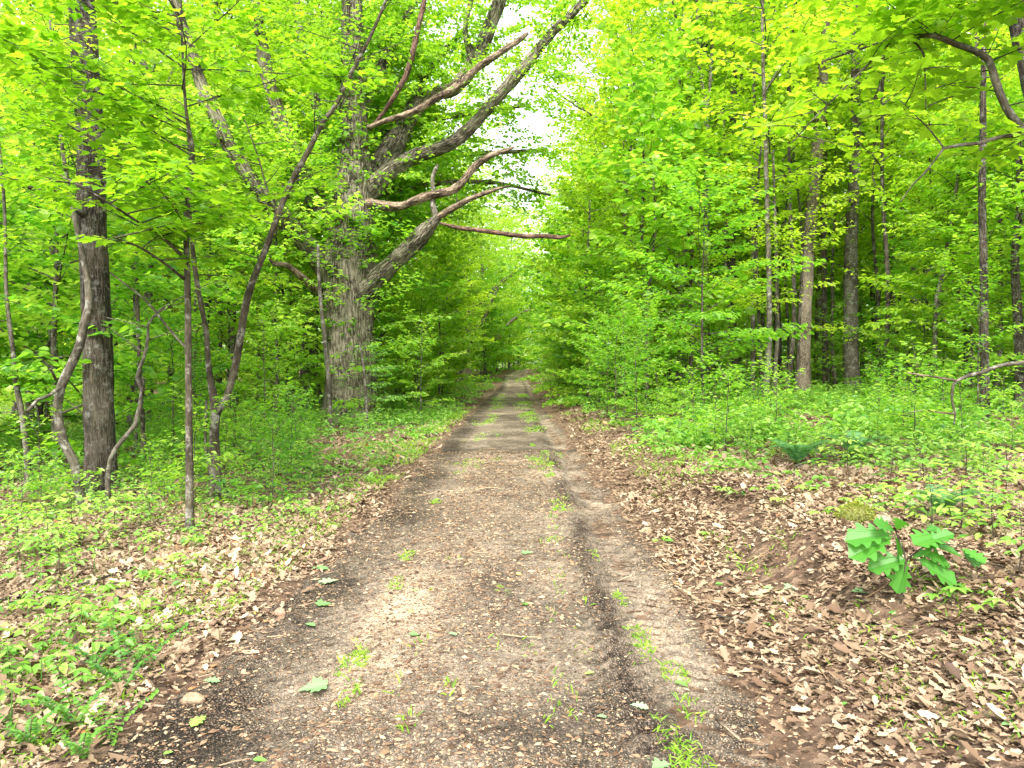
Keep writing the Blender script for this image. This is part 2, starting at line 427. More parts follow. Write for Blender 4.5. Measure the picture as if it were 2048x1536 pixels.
def soil_mat(name, path):
    m, t, o = newmat(name)
    tc = nd(t, 'ShaderNodeTexCoord')
    def noise(sc_, det=4.0, ro=.6, vec=None):
        n = nd(t, 'ShaderNodeTexNoise', Scale=sc_, Detail=det, Roughness=ro); t.links.new(vec or tc.outputs['Object'], n.inputs['Vector']); return n.outputs['Fac']
    fine = noise(48, 6, .8); mid = noise(9, 4, .6); big = noise(1.3, 3, .5)
    if path:
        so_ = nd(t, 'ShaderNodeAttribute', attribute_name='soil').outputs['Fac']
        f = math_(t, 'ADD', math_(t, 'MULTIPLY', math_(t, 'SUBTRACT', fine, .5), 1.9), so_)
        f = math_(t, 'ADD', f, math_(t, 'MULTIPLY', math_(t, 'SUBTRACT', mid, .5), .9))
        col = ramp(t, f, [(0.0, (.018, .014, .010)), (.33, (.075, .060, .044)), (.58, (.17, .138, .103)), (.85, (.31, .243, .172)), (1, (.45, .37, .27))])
        # pebbles
        vo = nd(t, 'ShaderNodeTexVoronoi', Scale=95.0, Randomness=1.0); t.links.new(tc.outputs['Object'], vo.inputs['Vector'])
        pebc = ramp(t, vo.outputs['Color'], [(0, (.16, .11, .08)), (.4, (.34, .22, .13)), (.75, (.45, .36, .26)), (1, (.55, .50, .42))])
        gr = nd(t, 'ShaderNodeAttribute', attribute_name='grit').outputs['Fac']
        pm = math_(t, 'MULTIPLY', math_(t, 'LESS_THAN', vo.outputs['Distance'], .36), gr)
        mx = nd(t, 'ShaderNodeMix', data_type='RGBA'); t.links.new(pm, mx.inputs[0]); t.links.new(col, mx.inputs[6]); t.links.new(pebc, mx.inputs[7]); col = mx.outputs[2]
        hgt = math_(t, 'ADD', math_(t, 'MULTIPLY', fine, 1.0), math_(t, 'MULTIPLY', math_(t, 'SUBTRACT', .5, vo.outputs['Distance']), gr))
        dist = .02
    else:
        vo = nd(t, 'ShaderNodeTexVoronoi', Scale=17.0, Randomness=1.0)
        n0 = nd(t, 'ShaderNodeTexNoise', Scale=14.0, Detail=2.0); t.links.new(tc.outputs['Object'], n0.inputs['Vector'])
        mv = nd(t, 'ShaderNodeMix', data_type='VECTOR'); mv.inputs[0].default_value = .06
        t.links.new(tc.outputs['Object'], mv.inputs[4]); t.links.new(n0.outputs['Color'], mv.inputs[5]); t.links.new(mv.outputs[1], vo.inputs['Vector'])
        leafc = ramp(t, vo.outputs['Color'], [(0, (.05, .03, .02)), (.3, (.14, .085, .055)), (.6, (.26, .165, .105)), (1, (.40, .28, .19))])
        sb = ramp(t, math_(t, 'ADD', fine, math_(t, 'MULTIPLY', math_(t, 'SUBTRACT', big, .5), .8)), [(.3, (.028, .02, .014)), (.7, (.095, .066, .044))])
        mx = nd(t, 'ShaderNodeMix', data_type='RGBA')
        t.links.new(ramp(t, mid, [(.35, (.2, .2, .2)), (.6, (.85, .85, .85))]), mx.inputs[0]); t.links.new(sb, mx.inputs[6]); t.links.new(leafc, mx.inputs[7]); col = mx.outputs[2]
        hgt = math_(t, 'ADD', fine, vo.outputs['Distance']); dist = .05
    pr = nd(t, 'ShaderNodeBsdfPrincipled', Roughness=.92); pr.inputs['Specular IOR Level'].default_value = .15
    t.links.new(col, pr.inputs['Base Color'])
    bp = nd(t, 'ShaderNodeBump', Strength=.8, Distance=dist); t.links.new(hgt, bp.inputs['Height']); t.links.new(bp.outputs[0], pr.inputs['Normal'])
    t.links.new(pr.outputs[0], o.inputs['Surface'])
    return m
M_soil = soil_mat('forest_soil', False)
M_path = soil_mat('packed_dirt', True)
def plain_mat(name, c1, c2, scale, rough=.85):
    m, t, o = newmat(name)
    tc = nd(t, 'ShaderNodeTexCoord'); n = nd(t, 'ShaderNodeTexNoise', Scale=scale, Detail=6.0, Roughness=.7)
    t.links.new(tc.outputs['Object'], n.inputs['Vector'])
    pr = nd(t, 'ShaderNodeBsdfPrincipled', Roughness=rough); t.links.new(ramp(t, n.outputs['Fac'], [(.35, c1), (.65, c2)]), pr.inputs['Base Color'])
    bp = nd(t, 'ShaderNodeBump', Strength=.6, Distance=.01); t.links.new(n.outputs['Fac'], bp.inputs['Height']); t.links.new(bp.outputs[0], pr.inputs['Normal'])
    t.links.new(pr.outputs[0], o.inputs['Surface']); return m
M_stone = plain_mat('tan_stone', (.15, .10, .06), (.32, .23, .14), 30)
M_moss = leaf_mat('moss_tuft', [(0, (.10, .10, .015)), (.5, (.20, .26, .02)), (1, (.30, .16, .04))], .15)
M_chip = leaf_mat('gravel_and_chips', [(0, (.035, .022, .015)), (.35, (.10, .06, .035)), (.62, (.22, .145, .085)), (.85, (.42, .32, .20)), (1, (.30, .13, .05))], .0, (1, 1, 1), 0, .85, .2)

# ------------------------------------------------------------------ terrain and path
rs = np.random.default_rng(7)
def grid_buf(X, Y, Z):
    n, m = X.shape
    b = Buf(); i, j = np.meshgrid(np.arange(n - 1), np.arange(m - 1), indexing='ij'); a = i * m + j
    b.add(np.stack([X, Y, Z], -1).reshape(-1, 3), [np.stack([a, a + 1, a + m + 1, a + m], -1).reshape(-1, 4)])
    return b
xs = np.sinh(np.linspace(-4.9, 4.9, 430)) * 4.4
ys = np.concatenate([np.linspace(-40, 1.4, 30), 1.5 * np.exp(np.linspace(0, math.log(300), 470))])
X, Y = np.meshgrid(xs, ys)
u = X - road_x(Y)
Z = ground_z(X, Y) - .06 * (1 - sstep(1.0, 1.6, np.abs(u + .05)))
Z += (fbm(X * 5, Y * 5, 21, 3) - .5) * .05 * sstep(1.3, 1.9, np.abs(u))
Z += np.clip(np.hypot(X, Y) - 150, 0, None) * .01
tag(link('ground', grid_buf(X, Y, Z).mesh('ground', M_soil, True)), kind='structure')

def path_relief(u, y):
    near = np.clip(14 / np.maximum(y, 3), 0, 1)
    z = (fbm(u * 4, y * 3, 31, 4) - .5) * .05
    z += (fbm(u * 22, y * 22, 33, 3) - .5) * .024 * near
    rr = np.exp(-((u - 1.0) / .2) ** 2); rl = np.exp(-((u + .98) / .24) ** 2)
    z -= .06 * rr * (.6 + .4 * vn(0 * y, y * .5, 4)) + .022 * rl
    z += .022 * np.exp(-((u - .70) / .10) ** 2)
    # tread lugs pressed by the tyre on both shoulders of the right rut and faintly in the left one
    lug = np.sin((y + np.abs(u - 1.0) * .9) * 2 * np.pi / .15)
    z += .028 * np.clip(lug * 1.6, -1, 1) * np.exp(-((u - .79) / .12) ** 2) * (1 - sstep(13, 18, y)) * sstep(.2, .4, vn(y * .9, 0 * y, 8))
    z += .012 * np.clip(lug * 1.5, -1, 1) * np.exp(-((u - 1.12) / .11) ** 2) * (1 - sstep(9, 14, y))
    z += .006 * lug * np.exp(-((u + .98) / .15) ** 2) * (1 - sstep(9, 14, y)) * sstep(.4, .6, vn(y * .7, 0 * y, 12))
    return z
us = np.linspace(-2.1, 2.05, 260)
ys = 1.6 * np.exp(np.linspace(0, math.log(150 / 1.6), 1250))
U, Y = np.meshgrid(us, ys); X = U + road_x(Y)
edge = sstep(1.25, 1.85, np.abs(U + .08) + (fbm(U * 2, Y * 1.1, 41) - .5) * .6)
Zp = road_z(Y) + path_relief(U, Y) - .01 - .07 * edge
b = grid_buf(X, Y, Zp)
tanstrip = np.exp(-((U + .42 + .12 * np.sin(Y * .5)) / .30) ** 2) * (1 - sstep(6, 11, Y)) * .19
soil = .40 + tanstrip + .12 * np.exp(-((U + .72) / .22) ** 2) + .10 * np.exp(-((U - 1.08) / .16) ** 2)
soil = soil + (fbm(U * 1.6, Y * 1.2, 51) - .5) * .95 - .17 * np.exp(-((U + 1.4) / .28) ** 2) - .34 * np.exp(-((U - .74 - .04 * np.sin(Y * 1.7)) / (.07 + .06 * vn(Y * 1.1, 0 * Y, 53))) ** 2) * sstep(.15, .6, vn(Y * .7, 0 * Y, 54)) - .22 * np.exp(-((U - 1.42) / .2) ** 2)
soil = soil + .16 * sstep(62, 80, Y) - .12 * sstep(40, 44, Y) * (1 - sstep(58, 64, Y))  # canopy shade painted into the colour as a dark band, paler soil beyond
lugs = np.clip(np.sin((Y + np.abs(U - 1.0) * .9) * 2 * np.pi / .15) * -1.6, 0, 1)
soil = soil - lugs * (.30 * np.exp(-((U - .79) / .13) ** 2) * sstep(.2, .4, vn(Y * .9, 0 * Y, 8)) + .12 * np.exp(-((U - 1.12) / .14) ** 2) + .12 * np.exp(-((U + 1.0) / .2) ** 2) * sstep(.4, .6, vn(Y * .7, 0 * Y, 12))) * (1 - sstep(10, 16, Y))  # tread grooves darkened: wet dirt, plus groove shade put into the colour
soil = soil - .22 * np.exp(-((U + 1.22) / .17) ** 2) * sstep(.2, .6, vn(Y * .6, 0 * Y, 55)) + .05
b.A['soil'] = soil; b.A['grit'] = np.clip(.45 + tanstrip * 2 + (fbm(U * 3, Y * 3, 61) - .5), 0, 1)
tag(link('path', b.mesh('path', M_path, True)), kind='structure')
def surf_z(x, y):
    u = x - road_x(y)
    g = ground_z(x, y) - .06 * (1 - sstep(1.0, 1.6, np.abs(u + .05)))
    p = road_z(y) + path_relief(u, y) - .01 - .07 * sstep(1.25, 1.85, np.abs(u + .08) + (fbm(u * 2, y * 1.1, 41) - .5) * .6)
    return np.where(np.abs(u) < 2.0, np.maximum(g, p), g)

# ------------------------------------------------------------------ leaf litter, gravel, grass, ground cover (nobody could count them)
def in_view(x, y, m=1.08): return (np.abs(x) < y * (1024 / F) * m + .3)
def scatter(n, y0, y1, pw=1.0):
    y = (rs.uniform(0, 1, n) * (y1 ** (1 + pw) - y0 ** (1 + pw)) + y0 ** (1 + pw)) ** (1 / (1 + pw))
    x = rs.uniform(-1, 1, n) * (y * 1024 / F * 1.1 + .3)
    return x, y
def litter():
    L = Leaves(); L2 = Leaves()
    for (n, y0, y1, sz, near) in ((190000, 2.2, 10, .050, 1), (90000, 9, 24, .075, 0), (36000, 23, 60, .13, 0)):
        x, y = scatter(n, y0, y1)
        u = x - road_x(y)
        dens = np.where(u > 0, sstep(1.05, 1.75, u + (fbm(x * 1.3, y * 1.3, 71) - .5) * .9), sstep(1.35, 1.85, -u + (fbm(x * 1.3, y * 1.3, 72) - .5) * .8))
        dens = np.maximum(dens, .07 * (.4 + 1.6 * vn(x * 1.5, y * 1.5, 79)) * (1 - .9 * np.exp(-((u - 1.02) / .2) ** 2)))
        dens *= .25 + .75 * sstep(.30, .52, fbm(x * .9, y * .9, 73))
        cut = 2.2 + .16 * np.sin(y * 1.9)
        dens *= 1 - 1.1 * np.clip(vn(x * 2.2, y * 2.2, 15), 0, .85) * np.exp(-((u - cut) / .3) ** 2) * sstep(3.4, 4.6, y) * (1 - sstep(8, 11, y))
        keep = rs.uniform(0, 1, n) < dens
        x, y = x[keep], y[keep]; N = len(x)
        u = x - road_x(y)
        s = sz * rs.uniform(.45, 1.25, N) * np.where(np.abs(u) < 1.35, .38, 1) * np.where(rs.uniform(0, 1, N) < .12, 1.9, 1)
        z = surf_z(x, y) + rs.uniform(0.002, .024, N) * np.where(np.abs(u) < 1.5, .2, 1)
        az = rs.uniform(0, 2 * np.pi, N)
        a_ = np.stack([np.cos(az), np.sin(az), rs.normal(0, .25, N)], -1)
        nn = UP + rs.normal(0, .23, (N, 3)); nn[:, 2] *= rs.choice([-1, 1], N)
        t = np.clip(rs.beta(2.2, 2.0, N) * 1.0 + (fbm(x * .7, y * .7, 75) - .5) * .5, 0, 1)
        h = rs.uniform(0, 1, N) < .5
        pp = np.stack([x, y, z], -1)
        (L).add(pp[h], a_[h], nn[h], s[h], t[h]); (L2).add(pp[~h], a_[~h], nn[~h], s[~h], t[~h])
    b = Buf(); L.stamp(b, halves([(.06, .12), (.22, .26), (.09, .36), (.34, .52), (.14, .62), (.28, .82)], .35, .25)); L2.stamp(b, halves([(.17, .15), (.13, .32), (.30, .48), (.20, .62), (.22, .80)], -.45, .3))
    tag(link('leaf_litter', b.mesh('leaf_litter', M_litter)), 'dry brown and tan leaves carpeting both verges of the track', 'leaf litter', kind='stuff')
litter()

def gravel():
    # small faceted stones and wood chips pressed into the track
    base = np.array([(1, 0, 0), (-1, 0, 0), (0, 1, 0), (0, -1, 0), (0, 0, .7), (0, 0, -.7)], float)
    fc = np.array([(0, 2, 4), (2, 1, 4), (1, 3, 4), (3, 0, 4), (2, 0, 5), (1, 2, 5), (3, 1, 5), (0, 3, 5)])
    x, y = scatter(210000, 2.2, 15, .2)
    n = len(x); u = x - road_x(y)
    k = ((np.abs(u) < 1.75) | (np.abs(u - 2.3) < .5)) & (rs.uniform(0, 1, n) < (1 - .85 * np.exp(-((u - .95) / .24) ** 2) - .5 * np.exp(-((u + .98) / .2) ** 2)) * (.35 + .65 * np.exp(-((u + .4) / .45) ** 2) + .4 * sstep(.4, .6, fbm(x * 2, y * 2, 77))))
    x, y = x[k], y[k]; N = len(x)
    s = rs.lognormal(math.log(.0045), .45, N) * (1 + .05 * y); s = np.clip(s, .002, .018)
    az = rs.uniform(0, 2 * np.pi, N); el = rs.uniform(.8, 2.6, N)
    V = base[None] * (1 + rs.normal(0, .2, (N, 6, 1)))
    V = V * np.stack([s * el, s, s * .8], -1)[:, None, :]
    c, sn = np.cos(az)[:, None], np.sin(az)[:, None]
    VX = V[..., 0] * c - V[..., 1] * sn; VY = V[..., 0] * sn + V[..., 1] * c
    V = np.stack([VX, VY, V[..., 2]], -1) + np.stack([x, y, surf_z(x, y) + s * .25], -1)[:, None, :]
    F_ = (fc[None] + (np.arange(N) * 6)[:, None, None]).reshape(-1, 3)
    b = Buf(); b.add(V.reshape(-1, 3), [F_], tint=np.repeat(np.clip(rs.beta(2, 2, N), 0, 1), 8))
    tag(link('gravel', b.mesh('gravel', M_chip)), 'small tan stones and wood chips trodden into the track', 'gravel', kind='stuff')
gravel()

def twig_litter():
    x, y = scatter(5200, 2.3, 16, .6); u = x - road_x(y)
    k = (np.abs(u) > 1.3) | (rs.uniform(0, 1, len(x)) < .4)
    x, y, u = x[k], y[k], u[k]; N = len(x)
    ln = rs.lognormal(math.log(.07), .6, N) * np.where(np.abs(u) > 1.5, 1.5, .8); az = rs.uniform(0, 2 * np.pi, N)
    d = np.stack([np.cos(az), np.sin(az), np.zeros(N)], -1); sd_ = np.stack([-np.sin(az), np.cos(az), np.zeros(N)], -1)
    r_ = np.clip(ln * .018, .0009, .004)[:, None]; kink = rs.normal(0, .12, N)[:, None] * ln[:, None]
    p0 = np.stack([x, y, surf_z(x, y) + .006], -1); p1 = p0 + d * ln[:, None] * .5 + sd_ * kink; p2 = p0 + d * ln[:, None]
    p1[:, 2] = surf_z(p1[:, 0], p1[:, 1]) + .016; p2[:, 2] = surf_z(p2[:, 0], p2[:, 1]) + .008 + rs.uniform(0, .03, N)
    V = []
    for p_, m_ in ((p0, 1), (p1, .8), (p2, .4)):
        V += [p_ + sd_ * r_ * m_, p_ + UP * r_ * m_ * 1.6, p_ - sd_ * r_ * m_]
    V = np.stack(V, 1).reshape(-1, 3); o9 = (np.arange(N) * 9)[:, None]
    fs = [np.array(f) + o9 for f in ([0, 1, 4, 3], [1, 2, 5, 4], [3, 4, 7, 6], [4, 5, 8, 7])]
    b = Buf(); b.add(V, fs, tint=np.tile(rs.uniform(0, .95, N), 4))
    tag(link('twig_litter', b.mesh('twig_litter', M_chip)), 'short dry twigs strewn over the leaves and the dirt', 'twigs', kind='stuff')
twig_litter()

def grass():
    tufts = [(705, 1322, 60), (815, 1108, 40), (790, 1165, 30), (870, 1000, 40), (700, 1385, 30), (1240, 1190, 40), (1280, 1260, 60), (1290, 1285, 40), (1350, 1335, 50), (1350, 1470, 70), (1400, 1520, 80), (1370, 1505, 40), (1190, 1110, 40), (1120, 1020, 50), (1100, 950, 60), (1100, 930, 60), (1090, 905, 60), (1065, 890, 50), (1380, 1400, 30), (820, 1440, 14), (900, 1380, 10), (1010, 1180, 8)]
    P_, A_, T_ = [], [], []
    def blades(cx, cy, n, rad, h):
        r_ = rad * np.sqrt(rs.uniform(0, 1, n)); t_ = rs.uniform(0, 2 * np.pi, n)
        x = cx + r_ * np.cos(t_) * .8; y = cy + r_ * np.sin(t_) * 2.2; kk = rs.uniform(0, 1, n) < .25 + .9 * vn(x * 22, y * 22, 5); x = x[kk]; y = y[kk]; n = len(x)
        P_.append(np.stack([x, y, surf_z(x, y)], -1)); d = np.stack([rs.normal(0, .6, n), rs.normal(0, .6, n), rs.uniform(.4, 1, n)], -1)
        A_.append(norm(d) * (h * rs.uniform(.4, 1.2, n))[:, None]); T_.append(rs.uniform(0, 1, n))
    for px, py, n in tufts:
        g = on_ground(px, py); blades(g[0], g[1], n * 2, .04 + n * .0010, .045)
    for _ in range(620):
        y = rs.uniform(3.5, 48) if rs.uniform() < .6 else rs.uniform(9, 45); side = rs.uniform()
        u = rs.normal(.55, .12) if side < .55 else rs.normal(-.72, .15) if side < .85 else rs.uniform(-1.3, 1.3)
        if vn(np.array(u * .8), np.array(y * .55), 91) < .48 and y < 30: continue
        if vn(np.array(u * .8), np.array(y * .55), 91) < .3: continue
        blades(road_x(y) + u, y, int(rs.integers(6, 24)), .05 + .006 * y, .04 + .0012 * y)
    for _ in range(4200):   # verge grass, mostly left
        y = 3 + 30 * rs.uniform() ** 1.3
        u = -1.7 - abs(rs.normal(0, 1.3)) if rs.uniform() < .7 else 1.8 + abs(rs.normal(0, 1.5))
        if fbm(np.array(u * .7), np.array(y * .5), 93) < (.44 if u < 0 else .5): continue
        blades(road_x(y) + u, y, int(rs.integers(8, 24)), .09 + .006 * y, .05 + .0015 * y)
    p = np.vstack(P_); a_ = np.vstack(A_); t = np.concatenate(T_); N = len(p)
    w_ = np.linalg.norm(a_, axis=1) * .045 + .0012 + p[:, 1] * .00012
    sd_ = norm(np.cross(a_, rs.normal(0, 1, (N, 3)))) * w_[:, None]
    mid = p + a_ * .6; tip = p + a_ + norm(a_ * [1, 1, 0]) * (np.linalg.norm(a_, axis=1) * .25)[:, None] - UP * .006
    V = np.stack([p - sd_, p + sd_, mid + sd_ * .8, tip, mid - sd_ * .8], 1).reshape(-1, 3)
    b = Buf(); b.add(V, [np.arange(N * 5).reshape(-1, 5)], tint=t)
    tag(link('grass', b.mesh('grass', M_grass)), 'short bright grass tufts between the wheel tracks and on the verges', 'grass', kind='stuff')
grass()

def ground_cover():
    L = Leaves(); L3 = Leaves(); W = Buf()
    for (n, y0, y1, sz, hh) in ((7600, 3.0, 14, .055, .18), (19000, 12, 32, .085, .36), (13000, 30, 75, .16, .5)):
        x, y = scatter(n, y0, y1, .9)
        u = x - road_x(y)
        pat = fbm(x * .55, y * .45, 81)
        left = sstep(1.7, 2.3, -u) * (.14 + .8 * sstep(.42, .62, pat)) * (.50 + .5 * sstep(8, 15, y))
        right = sstep(1.9, 3.2, u) * (.06 + .80 * sstep(.44, .60, pat)) * (.20 + .8 * sstep(5.5, 11, y + (u - 2) * .55))
        d = np.maximum(left, right) * np.where(y > 12, 1.0, .75)
        k = rs.uniform(0, 1, n) < d
        x, y = x[k], y[k]; u = u[k]; N = len(x)
        z = surf_z(x, y)
        tall = hh * rs.uniform(.2, 1.0, N) ** 1.5 * 1.7 * (.55 + .45 * sstep(1.8, 4.5, np.abs(u)))
        nl = 7
        for q in range(nl):
            az = 2 * np.pi * (q / nl) + rs.uniform(0, 2 * np.pi, N) * .35 + x * 9
            lev = tall * (1 - .45 * (q % 3) / 3 * rs.uniform(.5, 1, N))
            rad = sz * rs.uniform(.2, 1.3, N)
            pp = np.stack([x + np.cos(az) * rad, y + np.sin(az) * rad, z + lev], -1)
            a_ = np.stack([np.cos(az), np.sin(az), rs.normal(-.12, .2, N)], -1)
            t = np.clip(rs.normal(.5, .22, N) + (pat[k] - .5) * .6, 0, 1)
            (L if y1 > 15 else (L if q % 7 > -1 else L3)).add(pp, a_, UP + rs.normal(0, .3, (N, 3)), sz * rs.uniform(.7, 1.5, N) * np.where(u > 2.4, 1.35, 1), t)
        if y1 < 33:
            # thin stems
            s_ = np.stack([x, y, z - .01], -1); e_ = np.stack([x, y, z + tall], -1); w0 = .0018
            V = np.stack([s_ + [w0, 0, 0], s_ + [-w0, w0, 0], s_ + [-w0, -w0, 0], e_ + [w0, 0, 0], e_ + [-w0, w0, 0], e_ + [-w0, -w0, 0]], 1).reshape(-1, 3)
            o6 = (np.arange(N) * 6)[:, None]
            W.add(V, [np.array([0, 1, 4, 3]) + o6, np.array([1, 2, 5, 4]) + o6, np.array([2, 0, 3, 5]) + o6], tint=np.full(N * 3, .2))
    L.stamp(W, OVAL)
    tag(link('ground_cover', W.mesh('ground_cover', M_low)), 'low leafy green seedlings and creepers covering the forest floor', 'ground cover', kind='stuff')
ground_cover()

# ------------------------------------------------------------------ trees: the repeated kinds
def fork_path(rng, start, d, length, n=6, wob=.1, up=.1):
    pts = [np.array(start, float)]; d = norm(np.array(d, float))
    for i in range(n):
        d = norm(d + rng.normal(0, wob, 3) + UP * up)
        pts.append(pts[-1] + d * length / n)
    return np.array(pts)

def make_tree(name, label, cat, seed, H, r0, start, reach, nb, leaf, gap, elev=(15, 45), mat=M_grey, lmat=M_leaf, tmpl=SIMPLE, sub=0, sides=7, lean=.03, flat=.35, tg=None, tint=.55, group=None, fork=False, topreach=.35, twigs_wood=False, twig_r=.012):
    rng = np.random.default_rng(seed)
    root = thing(name, label, cat, group=group)
    Wb = Buf(); L = Leaves()
    n = 9; s = np.linspace(0, 1, n)
    wx = np.cumsum(rng.normal(0, lean, n)) * H / n; wy = np.cumsum(rng.normal(0, lean, n)) * H / n
    wx -= wx[0]; wy -= wy[0]
    tp = np.stack([wx, wy, s * H - .15], -1)
    tr = r0 * (1 - s) ** .8 + .004
    tr[0] *= 1.35
    tube(Wb, spline(np.hstack([tp, tr[:, None]]), H / 26), sides, cap=False, rough=.06, seed=seed)
    ga = rng.uniform(0, 6)
    for i in range(nb):
        f = start + (1 - start) * (max(0.0, i + rng.uniform(-.4, .4)) / nb) ** .9
        f = min(max(f, start), .985)
        p0 = np.array([np.interp(f, s, tp[:, k]) for k in range(3)])
        az = ga + i * 2.399 + rng.normal(0, .7)
        g = (f - start) / (1 - start)
        ln = reach * (.50 + .50 * math.sin(math.pi * (g * .72 + .16))) * rng.uniform(.5, 1.25)
        el = R(rng.uniform(*elev) + 42 * g ** 1.5)
        d = np.array((math.cos(az) * math.cos(el), math.sin(az) * math.cos(el), math.sin(el)))
        br = min(max(.006, np.interp(f, s, tr) * .5), ln * .02 + .004)
        if sub:
            bp = fork_path(rng, p0, d, ln, 5, .12, .06)
            tube(Wb, spline(np.hstack([bp, np.linspace(br, br * .25, 6)[:, None]]), ln / 7), 5, cap=False)
            for q in range(sub):
                ff = .3 + .7 * (q + .5) / sub
                sp = np.array([np.interp(ff * 5, np.arange(6), bp[:, k]) for k in range(3)])
                az2 = az + (1 if q % 2 else -1) * rng.uniform(.4, 1.1)
                el2 = R(rng.uniform(-5, 40))
                d2 = np.array((math.cos(az2) * math.cos(el2), math.sin(az2) * math.cos(el2), math.sin(el2)))
                spray(L, Wb, sp, d2, ln * .48 * rng.uniform(.7, 1.2), rng, leaf, gap, br * .3, flat, .12, .5, tg, .08, 3, twigs_wood, .2, tint)
        else:
            spray(L, Wb, p0, d, ln, rng, leaf, gap, br, flat, .14, .5, tg, .15, 4, twigs_wood, .10, tint)
    link('trunk', Wb.mesh(name + '_trunk', mat, True), root)
    C = Buf(); L.stamp(C, tmpl)
    link('crown', C.mesh(name + '_crown', lmat), root)
    root['n'] = L.count()
    print(name, seed, 'leaves', L.count())
    del root['n']
    return root

# placement --------------------------------------------------------------
KEEP = []   # sight lines that stay open: (px0, px1, nearest y that may be planted)
placed = []
def px_of(x, y): return 1024 + x / y * F
def clear(x, y, rad, lo, hi):
    """keep plantings off the track, off the open corridor and out of the marked sight lines"""
    u = x - float(road_x(y))
    if abs(u) < lo: return False
    p = px_of(x, y); w_ = hi / y * F
    for a_, b_, ymin in KEEP + ([(400, 640, 24), (1040, 1240, 36)] if hi > .75 else []):
        if y < ymin and a_ - w_ < p < b_ + w_: return False
    for qx, qy, qr in placed:
        if (x - qx) ** 2 + (y - qy) ** 2 < (rad + qr) ** 2 * .25: return False
    return True
KEEP += [(630, 780, 24.5), (1585, 1650, 25.5), (1685, 1720, 27.5), (130, 235, 11.6), (1950, 1985, 16), (905, 985, 74)]

# ------------------------------------------------------------------ the trees one can tell apart
LINES = [([(164, 0), (178, 240)], 40, 11.4, .35), ([(180, 325), (190, 420)], 42, 11.4, .15), ([(190, 540), (200, 700)], 40, 11.4, .05),
         ([(370, 60), (408, 185), (435, 240), (480, 330), (520, 390)], 20, 24, .3), ([(530, 110), (565, 255), (590, 320), (640, 420)], 24, 25, .2),
         ([(545, 420), (650, 540)], 26, 25, .4), ([(705, 0), (706, 310)], 26, 25, .4), ([(706, 310), (700, 540)], 40, 25, .4), ([(695, 640), (698, 840)], 40, 25, .6),
         ([(748, 372), (840, 308), (940, 255), (1030, 155), (1098, 72), (1175, 0)], 18, 25, .25), ([(760, 410), (870, 388), (950, 332), (1029, 294)], 20, 26, .0),
         ([(752, 556), (868, 442), (1015, 375)], 20, 26, .3), ([(880, 446), (1140, 472)], 18, 26, 0), ([(830, 222), (960, 132), (1056, 66)], 16, 26, .1), ([(790, 190), (824, 110), (850, 0)], 14, 26, .1),
         ([(745, 345), (820, 225)], 26, 26, .25), ([(905, 178), (965, 90), (1005, 0)], 22, 26, .2),
         ([(772, 0), (672, 210), (585, 360), (512, 545)], 14, 10.1, .15), ([(373, 430), (372, 0)], 10, 8.1, .4),
         ([(1606, 800), (1612, 580), (1633, 320), (1650, 0)], 22, 25.3, .3), ([(1703, 790), (1706, 400), (1714, 0)], 20, 27.8, .3), ([(1968, 850), (1966, 100)], 12, 15.9, .15), ([(2012, 215), (1976, 118), (1850, 72)], 18, 6.3, .1)]
class Hero:
    def __init__(s, name, label, cat, base, Y, seed=1, group=None):
        s.Y = Y; s.name = name; s.base = np.array(base, float); s.rng = np.random.default_rng(seed); s.seed = seed
        s.root = thing(name, label, cat, s.base, group); s.tw = Buf(); s.L = Leaves()
    def pts(s, rows, step=None):
        """rows (px, py, width in px [, metres further away])"""
        o = []
        for r in rows:
            Y = s.Y + (r[3] if len(r) > 3 else 0)
            q = P(r[0], r[1], Y); o.append((*q, r[2] / 2 / F * Y))
        return spline(o, step or s.Y * .012)
    def wood(s, part, mat, rows, sides=10, label=None, step=None, ground=False, **kw):
        p = s.pts(rows, step) if not isinstance(rows, np.ndarray) else rows
        if ground:
            z = float(ground_z(p[0, 0], p[0, 1])) - .12
            q = p[0].copy(); q[2] = min(z, q[2]); 
            if q[2] < p[0, 2] - .02: p = np.vstack([q, p])
        b = Buf(); tube(b, p, sides, seed=s.seed, **kw); b.V = [v - s.base.astype(np.float32) for v in b.V]
        o = link(part, b.mesh(s.name + '_' + part, mat, True), s.root)
        if label: o['label'] = label
        return p
    def sprays(s, p, t0, t1, n, length, leaf=.1, gap=.08, out=None, elev=(0, 40), spread=1.0, r0=.01, **kw):
        for i in range(n):
            f = (t0 + (t1 - t0) * (i + s.rng.uniform(.1, .9)) / n) * (len(p) - 1)
            st = np.array([np.interp(f, np.arange(len(p)), p[:, k]) for k in range(3)])
            az = s.rng.uniform(0, 2 * np.pi) if out is None else R(out) + s.rng.uniform(-1.5, 1.5) * spread
            el = R(s.rng.uniform(*elev))
            d = np.array((math.cos(az) * math.cos(el), math.sin(az) * math.cos(el), math.sin(el)))
            spray(s.L, s.tw, st, d, length * s.rng.uniform(.55, 1.2), s.rng, leaf, gap, r0, **kw)
    def finish(s, lmat, wmat, tmpl=OVAL):
        if s.tw.n:
            s.tw.V = [v - s.base.astype(np.float32) for v in s.tw.V]
            link('twigs', s.tw.mesh(s.name + '_twigs', wmat, True), s.root)
        if s.L.p:
            C = Buf(); s.L.stamp(C, tmpl, LINES); C.V = [v - s.base.astype(np.float32) for v in C.V]
            link('crown', C.mesh(s.name + '_crown', lmat), s.root)
            print(s.name, 'leaves', s.L.count())
        return s.root

